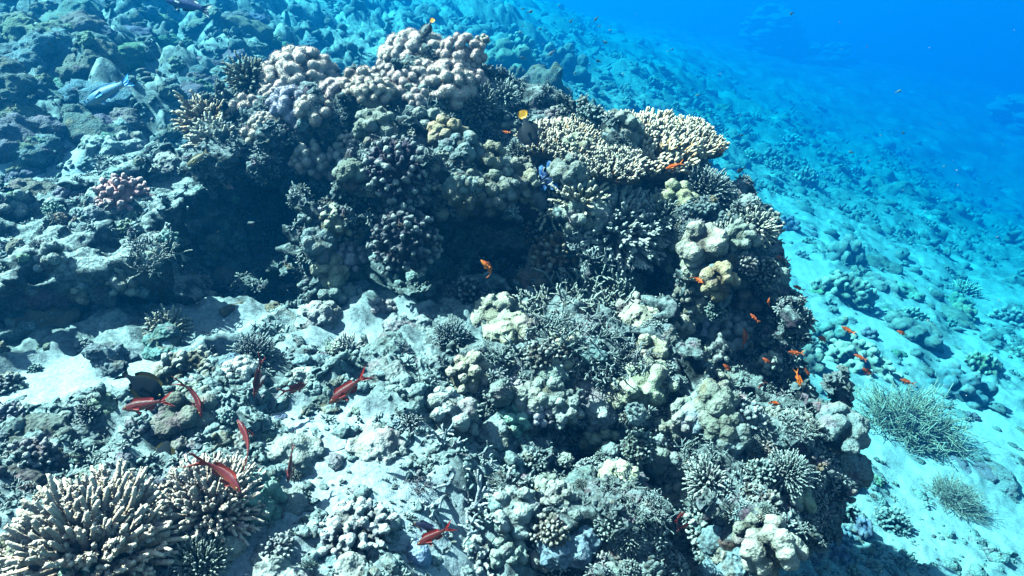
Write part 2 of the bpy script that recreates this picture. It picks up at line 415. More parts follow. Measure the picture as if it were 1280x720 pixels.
def fib_dirs(n, zmin, r):
    i = np.arange(n) + 0.5
    z = 1 - (1 - zmin) * i / n
    ph = i * 2.399963 + r.random() * 6.28
    s = np.sqrt(np.maximum(0, 1 - z * z))
    d = np.stack([s * np.cos(ph), s * np.sin(ph), z], 1)
    return unit(d + r.normal(size=d.shape) * 0.35 / math.sqrt(n) * 2.2)

def bush(seed, n=90, zmin=-0.1, thick=0.055, subs=4, sublen=0.3, nubs=0, flat=1.0, jitter=0.12, curl=0.25, sides=6, inner=0.35, taper=0.55):
    """finger coral: fingers fan out from a core, each with side branchlets and, close up, tiny nubs"""
    r = np.random.default_rng(seed)
    D = fib_dirs(n, zmin, r)
    L = 1 + r.normal(size=n) * jitter
    k = 6; t = np.linspace(0, 1, k)
    start = D * inner * np.array([1, 1, .7]) * r.uniform(0.6, 1, (n, 1))
    end = D * L[:, None]
    bend = r.normal(size=(n, 3)) * curl * 0.35; bend[:, 2] += curl * 0.4
    paths = start[:, None] + (end - start)[:, None] * t[None, :, None] + bend[:, None] * (t * (1 - t))[None, :, None]
    wob = r.normal(size=(n, k, 3)) * thick * 0.35; wob[:, 0] = 0
    paths = paths + wob
    paths[..., 2] *= flat
    rad = thick * r.uniform(0.8, 1.2, (n, 1)) * (1 - (1 - taper) * t[None] ** 2)
    parts = [tubes(paths, rad, sides)]
    par = [(paths, rad)]
    if subs:
        m = n * subs
        pi = np.repeat(np.arange(n), subs); f = r.uniform(0.35, 0.9, m) * (k - 1); i0 = f.astype(int); fr = (f - i0)[:, None]
        base = paths[pi, i0] * (1 - fr) + paths[pi, np.minimum(i0 + 1, k - 1)] * fr
        axis = unit(paths[pi, -1] - paths[pi, 0])
        side = unit(np.cross(axis, r.normal(size=(m, 3))))
        dirn = unit(axis * r.uniform(0.5, 1.0, (m, 1)) + side * r.uniform(0.6, 1.0, (m, 1)))
        ln = sublen * r.uniform(0.5, 1.1, m) * (1.1 - f / (k - 1) * 0.5)
        t4 = np.linspace(0, 1, 4)
        sp = base[:, None] + dirn[:, None] * (ln[:, None] * t4)[..., None] + (axis - dirn)[:, None] * (0.35 * ln[:, None] * t4 ** 2)[..., None]
        sr = thick * 0.75 * r.uniform(0.8, 1.1, (m, 1)) * (1 - 0.4 * t4[None] ** 2)
        V, F, A = tubes(sp, sr, max(5, sides - 1)); parts.append((V, F, 0.35 + 0.65 * A)); par.append((sp, sr))
    if nubs:
        for paths_, rad_ in par:
            nn, kk, _ = paths_.shape; m = nn * nubs
            pi = np.repeat(np.arange(nn), nubs); f = r.uniform(0.25, 1.0, m) * (kk - 1.001); i0 = f.astype(int); fr = (f - i0)[:, None]
            base = paths_[pi, i0] * (1 - fr) + paths_[pi, i0 + 1] * fr
            rd = (rad_[pi, i0])[:, None]
            axis = unit(paths_[pi, i0 + 1] - paths_[pi, i0])
            side = unit(np.cross(axis, r.normal(size=(m, 3))))
            d = unit(side + axis * 0.7)
            t3 = np.array([0.4, 1.0, 1.35])
            sp = base[:, None] + d[:, None] * (rd * t3[None])[..., None] 
            V, F, A = tubes(sp, rd * np.array([[0.42, 0.36, 0.22]]), 4); parts.append((V, F, 0.3 + 0.5 * np.repeat(f / (kk - 1), 13)))
    return join(parts)

def table(seed, n=330, thick=.035, ln=.27, part='branches'):
    """table coral: a thin shelf on a stalk, its whole top set with short fingers"""
    r = np.random.default_rng(seed); i = np.arange(n) + .5; q = np.sqrt(i / n); a = i * 2.399963; rim = 1 + .13 * np.sin(a * 3 + seed) + .08 * np.sin(a * 5)
    x, y = q * rim * np.cos(a), q * rim * np.sin(a); z0 = .10 + .20 * (1 - q ** 2) + .07 * perlin(np.stack([x * 2, y * 2, 0 * x + seed], 1))
    out = np.stack([np.cos(a), np.sin(a), 0 * a], 1) * (q ** 2)[:, None]
    D = unit(out * 1.1 + np.array([0, 0, 1.0]) + r.normal(size=(n, 3)) * .22); t = np.linspace(0, 1, 5); L = ln * r.uniform(.7, 1.25, n)
    S0 = np.stack([x * .93, y * .93, z0 - .06], 1); paths = S0[:, None] + D[:, None] * (L[:, None] * t)[..., None]
    rad = thick * r.uniform(.8, 1.2, (n, 1)) * (1 - .3 * t[None] ** 2); parts = [tubes(paths, rad, 6)]
    m = n * 4; pi = np.repeat(np.arange(n), 4); f = r.integers(1, 4, m); side = unit(np.cross(D[pi], r.normal(size=(m, 3)))); d2 = unit(D[pi] * .8 + side); t4 = np.linspace(0, 1, 4)
    sp = paths[pi, f][:, None] + d2[:, None] * (ln * .5 * r.uniform(.6, 1.1, (m, 1)) * t4)[..., None] + (D[pi] - d2)[:, None] * (ln * .2 * t4 ** 2)[None, :, None]
    V, F, A = tubes(sp, thick * .75 * np.ones((m, 1)) * (1 - .35 * t4[None]), 5); parts.append((V, F, .4 + .6 * A))
    na, nq = 48, 8; aa = np.linspace(0, 2 * np.pi, na, endpoint=False); qq = np.linspace(.03, 1, nq); A_, Q_ = np.meshgrid(aa, qq, indexing='ij'); rm = 1 + .13 * np.sin(A_ * 3 + seed) + .08 * np.sin(A_ * 5)
    X, Y = Q_ * rm * np.cos(A_), Q_ * rm * np.sin(A_); top = np.stack([X, Y, .06 + .20 * (1 - Q_ ** 2)], -1).reshape(-1, 3); bot = np.stack([X, Y, -.02 - .45 * (1 - Q_) ** 2], -1).reshape(-1, 3)
    ii_ = np.arange(na * nq).reshape(na, nq); jj = np.roll(ii_, -1, 0); qt = np.stack([ii_[:, :-1], ii_[:, 1:], jj[:, 1:], jj[:, :-1]], -1).reshape(-1, 4); o = na * nq
    if part == 'shelf': return np.concatenate([top, bot]), [qt, qt[:, ::-1] + o, np.stack([ii_[:, -1], ii_[:, -1] + o, jj[:, -1] + o, jj[:, -1]], -1)], np.full(2 * o, .1)
    return join(parts)

def staghorn(seed, n=26, thick=0.035, spread=1.0, gens=3, up=0.5):
    """open irregular thicket of forking branches"""
    r = np.random.default_rng(seed); parts = []
    a = r.uniform(0, 2 * np.pi, n); rr_ = np.sqrt(r.random(n)) * 0.55
    P0 = np.stack([rr_ * np.cos(a), rr_ * np.sin(a), -0.1 + 0 * a], 1)
    D0 = unit(np.stack([np.cos(a) * r.uniform(.2, 1.1, n) * spread, np.sin(a) * r.uniform(.2, 1.1, n) * spread, r.uniform(0.2, 1.1, n) * up * 2], 1))
    ln = np.full(n, 0.42); th_ = np.full(n, thick)
    t5 = np.linspace(0, 1, 5)
    for g in range(gens):
        m = len(P0); L = ln * r.uniform(0.7, 1.3, m)
        sp = P0[:, None] + D0[:, None] * (L[:, None] * t5)[..., None]
        bend = r.normal(size=(m, 3)) * 0.10; bend[:, 2] += 0.04
        sp = sp + bend[:, None] * (L[:, None] * t5 ** 2)[..., None] * 1.5 + r.normal(size=sp.shape) * thick * 0.22 * (t5 > 0)[None, :, None]
        rad = th_[:, None] * (1 - 0.35 * t5[None])
        V, F, A = tubes(sp, rad, 6); parts.append((V, F, (g + A) / gens))
        c = 3 if g == 0 else 2
        pi = np.repeat(np.arange(m), c); f = r.integers(2, 5, len(pi))
        P0 = sp[pi, f]; ax = D0[pi]
        side = unit(np.cross(ax, r.normal(size=(len(pi), 3))))
        D0 = unit(ax * r.uniform(0.3, 0.9, (len(pi), 1)) + side * 0.8 + np.array([0, 0, 0.15])); ln = L[pi] * 0.62; th_ = th_[pi] * 0.8
    return join(parts)

def sdf_mesh(balls, k, h, disp=None, caps=()):
    c = np.array([b[0] for b in balls]); rd = np.array([b[1] for b in balls])
    lo = (c - rd[:, None]).min(0) - 0.15; hi = (c + rd[:, None]).max(0) + 0.15
    G, org = grid(lo, hi, h)
    f = np.full(G.shape[:3], 9.0, np.float32)
    for ci, ri in zip(c, rd):
        d = np.sqrt(((G - ci.astype(np.float32)) ** 2).sum(-1)) - ri
        f = smin(f, d.astype(np.float32), k)
    if disp is not None:
        band = np.abs(f) < 0.25; f[band] += disp(G[band])
    return surface_nets(f, org, h)
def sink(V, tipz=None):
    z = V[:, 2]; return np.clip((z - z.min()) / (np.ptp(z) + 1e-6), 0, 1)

def lobed(seed, n=11, lo=0.26, hi=0.42, k=0.05, h=0.042, zmin=-0.15, tall=1.0, core=0.58, rough=0.06):
    """heaped knobs that grow together: rounded lobes with dark creases"""
    r = np.random.default_rng(seed)
    D = fib_dirs(n, zmin, r)
    rd = r.uniform(lo, hi, n)
    C = D * (1.0 - rd)[:, None] * r.uniform(0.8, 1.05, (n, 1)); C[:, 2] *= tall
    balls = [(c, q) for c, q in zip(C, rd)] + [(np.array([0, 0, 0.0]), core), (np.array([0, 0, -.45]), core * .85)]
    for c, q in zip(C[: n], rd):
        for _ in range(2):
            d = unit(c + r.normal(size=3) * 0.4)
            balls.append((c + d * q * 0.55, q * r.uniform(0.5, 0.7)))
    V, Q = sdf_mesh(balls, k, h, lambda p: rough * perlin(p * 5 + seed) + rough * 0.7 * perlin(p * 12 + seed) + rough * .3 * perlin(p * 27))
    e = np.linalg.norm(V / np.array([1, 1, tall]), axis=1)
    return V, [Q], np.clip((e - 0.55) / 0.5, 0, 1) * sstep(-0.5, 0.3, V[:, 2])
def knuckles(seed, n=70, rad=0.10, zmin=-0.1, h=0.032, flat=1.0):
    """cauliflower coral: short stubby blunt branches packed close"""
    r = np.random.default_rng(seed); D = fib_dirs(n, zmin, r); balls = [(np.zeros(3), 0.62 * min(1, flat))]
    for d in D:
        L = r.uniform(0.80, 1.04); rs = r.uniform(.6, 1.15)
        for s in (0.62, 0.74, 0.85, 0.94):
            balls.append((d * L * s * np.array([1, 1, flat]) + r.normal(size=3) * 0.018, rad * rs * (0.8 + 0.3 * s)))
    V, Q = sdf_mesh(balls, 0.045, h, lambda p: 0.045 * perlin(p * 5 + seed) + 0.03 * perlin(p * 13 + seed) + 0.02 * perlin(p * 26))
    e = np.linalg.norm(V / np.array([1, 1, flat]), axis=1)
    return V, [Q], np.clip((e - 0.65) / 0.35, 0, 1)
def boulder(seed, h=0.055, rough=1.0, flat=0.75):
    r = np.random.default_rng(seed)
    balls = [(r.normal(size=3) * np.array([.4, .4, .2]), r.uniform(0.4, 0.75)) for _ in range(7)]
    s = r.random(3) * 50
    def dsp(p):
        return rough * (0.16 * fbm(p * 1.7 + s, 3) + 0.12 * (worley(p * 2.6 + s) - 0.5) + 0.07 * (worley(p * 6 + s) - 0.5) + 0.035 * fbm(p * 9 + s, 2))
    V, Q = sdf_mesh(balls, 0.18, h, dsp)
    V = V - V.mean(0); V = V / np.abs(V).max() ; V[:, 2] *= flat
    return V, [Q], sink(V)
def smooth_lump(seed, h=0.045, tall=1.0, bumps=0.03, freq=9, warp=0.16):
    r = np.random.default_rng(seed); s = r.random(3) * 40
    balls = [(np.array([0, 0, 0.0]), .72)] + [(unit(r.normal(size=3) * np.array([1, 1, .6])) * r.uniform(.25, .5), r.uniform(.38, .6)) for _ in range(5)]
    V, Q = sdf_mesh(balls, 0.12, h, lambda p: warp * fbm(p * 1.9 + s, 3) - bumps * (1 - worley(p * freq + s)) * 1.4 + bumps * .5 * perlin(p * 17))
    V[:, 2] *= tall
    return V, [Q], sink(V)
def fluff(seed, n=9, zmin=0.0, spread=1.0, npoly=4200, arch=False, poly=0.032, lob=1.0):
    """soft pulsing coral: puffy rounded lobes whose skin is a pile of tiny feathery polyps"""
    r = np.random.default_rng(seed)
    D = fib_dirs(n, zmin, r); rd = r.uniform(0.24, 0.40, n) * lob
    C = D * (0.98 - rd)[:, None] * spread; C[:, 2] *= 0.75
    balls = [(c, q) for c, q in zip(C, rd)] + [(np.array([0, 0, -.1]), .5)]
    V, Q = sdf_mesh(balls, 0.05, 0.045, lambda p: 0.03 * perlin(p * 4 + seed) + 0.025 * (worley(p * 9) - .5))
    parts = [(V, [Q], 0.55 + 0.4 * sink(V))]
    # polyps: little bundles of three leaning spikes on the skin
    tri = V[Q]; cen = tri.mean(1); nr = unit(np.cross(tri[:, 2] - tri[:, 0], tri[:, 3] - tri[:, 1]))
    out = (nr * unit(cen)).sum(1) < 0
    if out.mean() > 0.5: nr = -nr
    idx = r.integers(0, len(Q), npoly)
    for _ in range(2):
        d = unit(nr[idx] + r.normal(size=(npoly, 3)) * 0.55); L = poly * r.uniform(.6, 1.3, npoly)
        t3 = np.array([0, 0.6, 1.0])
        sp = cen[idx][:, None] + r.normal(size=(npoly, 1, 3)) * 0.012 + d[:, None] * (L[:, None] * t3)[..., None]
        parts.append(tubes(sp, (L * 0.20)[:, None] * np.array([[0.7, 1.1, 0.7]]), 4))
    return join(parts)
def pinnacle(seed, h=0.05):
    r = np.random.default_rng(seed); s = r.random(3) * 40; balls = []
    for k in range(26):
        z = r.uniform(-1, 1); w = .55 - .28 * z; a = r.uniform(0, 6.28); q = w * r.uniform(.3, 1)
        balls.append((np.array([q * math.cos(a), q * math.sin(a), z]), r.uniform(.14, .34)))
    for k in range(6): balls.append((np.array([0, 0, -1 + .32 * k]), .5 - .05 * k))
    V, Q = sdf_mesh(balls, .06, h, lambda p: .14 * fbm(p * 2.4 + s, 4) + .14 * (worley(p * 3.5 + s) - .5) + .10 * (worley(p * 8 + s) - .5) + .05 * perlin(p * 16))
    return V, [Q], sink(V)
def plumes(seed, n=620, thick=0.009, zmin=-0.05, curl=3.2):
    """loose bush of thin waving fingers"""
    r = np.random.default_rng(seed); D = fib_dirs(n, zmin, r); k = 8; t = np.linspace(0, 1, k)
    L = r.uniform(0.6, 1.05, n)
    ph = r.random((n, 3)) * 6.28
    wav = np.sin(t[None, :, None] * r.uniform(3, 7, (n, 1, 1)) + ph[:, None]) * 0.06 * curl * t[None, :, None]
    paths = D[:, None] * (L[:, None] * (0.15 + 0.85 * t))[..., None] + wav; paths[..., 2] -= 0.12 * (t ** 2)[None] * (1 - D[:, 2])[:, None]
    rad = thick * r.uniform(0.7, 1.3, (n, 1)) * (1 - 0.4 * t[None])
    parts = [tubes(paths, rad, 5)]
    m = n * 4; pi = np.repeat(np.arange(n), 4); f = r.integers(2, k - 1, m)
    ax = unit(paths[pi, f] - paths[pi, f - 1]); d = unit(ax + unit(np.cross(ax, r.normal(size=(m, 3)))) * 0.8); t4 = np.linspace(0, 1, 5)
    sp = paths[pi, f][:, None] + d[:, None] * (r.uniform(.15, .35, m)[:, None] * t4)[..., None] + (ax - d)[:, None] * (0.15 * t4 ** 2)[None, :, None]
    V, F, A = tubes(sp, np.full((m, 1), thick * .8) * (1 - 0.4 * t4[None]), 5); parts.append((V, F, 0.4 + 0.6 * A))
    return join(parts)
def plate(seed, tilt=0.25):
    """thin crusty shelf with a wavy rim and a rough top"""
    r = np.random.default_rng(seed); na, nr_ = 64, 16
    a = np.linspace(0, 2 * np.pi, na, endpoint=False); q = np.linspace(0.02, 1, nr_)
    rim = 1 + 0.16 * np.sin(a * 3 + r.random() * 6) + 0.10 * np.sin(a * 7 + r.random() * 6)
    A, Qr = np.meshgrid(a, q, indexing='ij'); X = Qr * rim[:, None] * np.cos(A); Y = Qr * rim[:, None] * np.sin(A) * .8
    pz = np.stack([X, Y, 0 * X + seed], -1)
    Zt = 0.10 * Qr ** 2 + 0.07 * fbm(pz * 2.5, 2) + 0.05 * (1 - worley(pz * 6))
    top = np.stack([X, Y, Zt], -1).reshape(-1, 3); bot = np.stack([X * .96, Y * .96, Zt - 0.07 - 0.22 * (1 - Qr)], -1).reshape(-1, 3)
    i = np.arange(na * nr_).reshape(na, nr_); j = np.roll(i, -1, 0)
    qt = np.stack([i[:, :-1], i[:, 1:], j[:, 1:], j[:, :-1]], -1).reshape(-1, 4); o = na * nr_
    qb = qt[:, ::-1] + o
    qs = np.stack([i[:, -1], i[:, -1] + o, j[:, -1] + o, j[:, -1]], -1)
    V = np.concatenate([top, bot]); return V, [qt, qb, qs], np.concatenate([Qr.ravel(), Qr.ravel() * .3])

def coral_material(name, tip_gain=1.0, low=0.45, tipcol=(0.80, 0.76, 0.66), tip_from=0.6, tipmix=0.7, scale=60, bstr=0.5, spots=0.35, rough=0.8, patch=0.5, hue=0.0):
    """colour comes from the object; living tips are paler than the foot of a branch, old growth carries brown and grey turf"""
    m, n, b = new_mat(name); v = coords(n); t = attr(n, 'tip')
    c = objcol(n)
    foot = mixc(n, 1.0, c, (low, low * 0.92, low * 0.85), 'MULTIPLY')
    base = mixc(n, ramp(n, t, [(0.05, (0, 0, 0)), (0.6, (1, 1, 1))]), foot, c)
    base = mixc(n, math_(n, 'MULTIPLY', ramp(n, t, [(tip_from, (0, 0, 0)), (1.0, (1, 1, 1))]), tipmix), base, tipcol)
    tf = ramp(n, noise(n, v, 16, 5, 0.65), [(0.47, (0, 0, 0)), (0.66, (1, 1, 1))])
    base = mixc(n, math_(n, 'MULTIPLY', tf, patch), base, (0.10, 0.085, 0.06))
    fine = noise(n, v, scale * 2.2, 4, 0.7)
    pk = ramp(n, noise(n, v, 11, 4), [(.57, (0, 0, 0)), (.66, (1, 1, 1))]); base = mixc(n, math_(n, 'MULTIPLY', pk, hue), base, (.34, .17, .22))
    oc = ramp(n, noise(n, v, 13.7, 4), [(.59, (0, 0, 0)), (.68, (1, 1, 1))]); base = mixc(n, math_(n, 'MULTIPLY', oc, hue), base, (.36, .22, .10))
    g = 1 - spots
    base = mixc(n, 1.0, base, ramp(n, fine, [(0.35, (g, g, g)), (0.62, (1.12, 1.12, 1.12))]), 'MULTIPLY')
    n.links.new(base, b.inputs['Base Color']); b.inputs['Roughness'].default_value = rough
    bump(n, b, math_(n, 'ADD', voro(n, v, scale * 1.6), math_(n, 'MULTIPLY', fine, 0.8)), bstr, 0.006)
    return m
M_branch = coral_material('branching_coral', scale=120, bstr=0.5, patch=0.25, hue=.3, tipcol=(.72, .70, .64))
M_finger = coral_material('pale_finger_coral', scale=120, bstr=0.4, patch=0.06, low=.55, tip_from=.4, tipmix=.8, tipcol=(1.0, .82, .66), spots=.2)
M_lobe = coral_material('lobed_coral', scale=110, bstr=0.5, low=0.35, tip_from=0.55, tipmix=0.35, tipcol=(0.62, 0.55, 0.46), patch=0.6, hue=.4)
M_fluff = coral_material('soft_coral', scale=80, bstr=0.5, low=0.85, tipmix=0.5, tipcol=(1.0, 0.84, 0.76), patch=0.04, spots=0.3)
M_turf = coral_material('turf_coral', scale=90, bstr=0.7, low=0.5, tipmix=0.3, patch=0.5, tipcol=(0.5, 0.5, 0.48), hue=.7)
M_rub = coral_material('rubble', scale=60, bstr=0.9, low=0.6, tipmix=0.0, patch=0.6, spots=0.55, hue=.5)

_cache = {}
def var(kind, seed, **k):
    key = (kind.__name__, seed, tuple(sorted(k.items())))
    if key not in _cache:
        V, F, A = kind(seed, **k)
        _cache[key] = mesh_from(kind.__name__, V, F, {'tip': A})
    return _cache[key]
# ------------------------------------------------------------------ placing: a point of the picture is sent down its sight line to the rock or the seabed it meets
bpy.context.view_layer.update()
dg = bpy.context.evaluated_depsgraph_get()
BV = {o.name: BVHTree.FromObject(o, dg) for o in (seabed, outcrop, ledge)}
def cast(org, d):
    best = None
    for nme, t in BV.items():
        h = t.ray_cast(Vector(org), Vector(d))
        if h[0] is not None and (best is None or h[3] < best[2]): best = (np.array(h[0]), np.array(h[1]), h[3], nme)
    return best
def hit(px, py):
    d = ray(px, py); h = cast((0, 0, 0), unit(d))
    if h is None: return None
    nn = h[1] if np.dot(h[1], d) < 0 else -h[1]
    return h[0], nn, float(np.dot(h[0], Fw)), h[3]
def frame(up, spin):
    z = unit(np.array(up)); a = unit(np.cross(z, [0.3, 0.9, 0.2])); b = np.cross(z, a)
    x = math.cos(spin) * a + math.sin(spin) * b; y = np.cross(z, x)
    return np.stack([x, y, z], 1)
def matrix(pos, B, s):
    s = np.array([s, s, s]) if np.isscalar(s) else np.array(s)
    M = np.eye(4); M[:3, :3] = B * s[None, :]; M[:3, 3] = pos
    return Matrix(M.tolist())
MATS = {'bush': M_branch, 'table': M_finger, 'staghorn': M_branch, 'lobed': M_lobe, 'knuckles': M_branch, 'boulder': M_rub, 'smooth_lump': M_lobe, 'fluff': M_fluff, 'plumes': M_branch, 'plate': M_lobe}
NAMES = {'bush': 'finger_coral', 'table': 'table_coral', 'staghorn': 'staghorn_coral', 'lobed': 'lobed_coral', 'knuckles': 'cauliflower_coral', 'boulder': 'rock', 'smooth_lump': 'boulder_coral',
         'fluff': 'soft_coral', 'plumes': 'feathery_soft_coral', 'plate': 'plate_coral'}
CATS = {'boulder': 'rock', 'fluff': 'soft coral', 'plumes': 'soft coral'}
LAND = []                                                                # named colonies and where they stand
def place(px, py, w, me, col, label, up=(0.55, 0.6), spin=None, drop=0.2, d=None, group=None, mat=None, name=None, cat=None, sq=(1, 1, 1), dy=0.0, land=None):
    kind = me.name.split('.')[0]
    h = hit(px, py + dy * w)
    if d is not None:
        pos = P(px, py, d); nn = np.array([0, -.8, .6]); dep = d
    elif h is None: return None
    else: pos, nn, dep, _ = h
    s = w * (0.66 if kind == 'lobed' else 0.54) * dep / FPX
    u = unit(up[0] * nn + up[1] * np.array([0, 0, 1.0]))
    B = frame(u, random.uniform(0, 6.28) if spin is None else spin)
    M = matrix(pos - u * s * drop, B, np.array(sq) * s)
    c = np.clip(np.array(col) * (1 + np.array([random.uniform(-.06, .06) for _ in range(3)])), 0, 1)
    o = link(name or NAMES[kind], me, mat or (M_fluff if col[0] > .9 and kind == 'knuckles' else M_finger if kind == 'bush' and col[0] > .65 else MATS[kind]), M=M, color=c)
    tag(o, label, cat or CATS.get(kind, 'coral'), group)
    LAND.append((pos, s))
    if kind == 'table':                                                  # the shelf under the branches
        link('shelf', SHELF[me], M_lobe, parent=o, color=(.30, .20, .13))
    elif kind in ('bush', 'staghorn', 'plumes') and w >= 44:                       # the crusted foot the branches grow from
        f = link('base', FOOT, M_rub, parent=o, color=(.22, .19, .16)); f.scale = (.5, .5, .38); f.location = (0, 0, -.12)
    return o

CREAM = (1.0, .42, .16); TAN = (.62, .40, .24); OLIVE = (.36, .31, .23); PALE = (.56, .48, .37); XEN = (1.0, .58, .48); LAV = (.50, .40, .54)
TURF = (.19, .23, .24); BROWN = (.24, .13, .075); DARK = (.085, .065, .08); GREY = (.26, .31, .32); BLUEG = (.29, .38, .42); SANDY = (.52, .53, .50); PINK = (1.0, .46, .42)

FB = dict(n=330, zmin=-0.1, thick=0.042, subs=2, sublen=0.15, nubs=12, jitter=0.07, inner=0.6, curl=.12, taper=.55)
b_big = var(bush, 1, **FB); b_big2 = var(bush, 2, **{**FB, 'n': 340, 'thick': 0.038, 'zmin': 0.0, 'sublen': .12})
b_tab = [var(bush, 3 + k, n=200, zmin=0.05, thick=0.042, subs=4, sublen=0.19, nubs=4, flat=0.75, inner=0.62, curl=.12, taper=.7) for k in range(3)]
b_med = [var(bush, 10 + k, n=95, zmin=0.0, thick=0.055, subs=3, sublen=0.2, nubs=3, inner=0.5, curl=.12, taper=.7) for k in range(3)]
b_fine = [var(bush, 20 + k, n=280, zmin=-0.1, thick=0.032, subs=4, sublen=0.13, nubs=0, inner=0.68, curl=.15, taper=.7) for k in range(2)]
b_sparse = var(bush, 30, n=40, zmin=0.15, thick=0.055, subs=3, sublen=0.3, nubs=4, curl=0.1, inner=.3)
st = [var(staghorn, 40 + k, n=34, thick=0.036, up=0.6) for k in range(3)]
st_open = var(staghorn, 50, n=18, thick=0.042, spread=1.5, up=0.45)
lob = [var(lobed, 60 + k, n=9 + 2 * k, lo=.26, hi=.42) for k in range(4)]
lobs = [var(lobed, 70 + k, n=20, lo=.17, hi=.28, core=.68) for k in range(3)]
lobt = var(lobed, 80, n=14, lo=.22, hi=.34, tall=1.5)
kn = [var(knuckles, 90 + k, n=66, rad=.095) for k in range(2)]; kfine = [var(knuckles, 97 + k, n=170, rad=.058, h=.026) for k in range(2)]; knf = var(knuckles, 95, n=95, rad=.075, flat=.6)
bo = [var(boulder, 100 + k) for k in range(7)]
sl = [var(smooth_lump, 110 + k) for k in range(3)]; slb = var(smooth_lump, 115, bumps=.07, freq=7, warp=.26, tall=.8); slt = var(smooth_lump, 117, tall=1.35, bumps=.012, freq=16, warp=.06)
tabs = [var(table, 170 + k) for k in range(3)]
shelf = var(bush, 160, n=190, zmin=0.12, thick=0.040, subs=4, sublen=0.17, nubs=0, flat=0.6, inner=0.7, jitter=.07)
fl = [var(fluff, 120 + k, n=28 + 5 * k, lob=.54) for k in range(3)]; fls = [var(fluff, 130 + k, n=9, lob=.75, npoly=1600, poly=.045) for k in range(2)]; flb = var(fluff, 135, n=62, lob=.42, npoly=8000, poly=.022)
plm = [var(plumes, 140 + k) for k in range(2)]
plt_ = [var(plate, 150 + k) for k in range(2)]

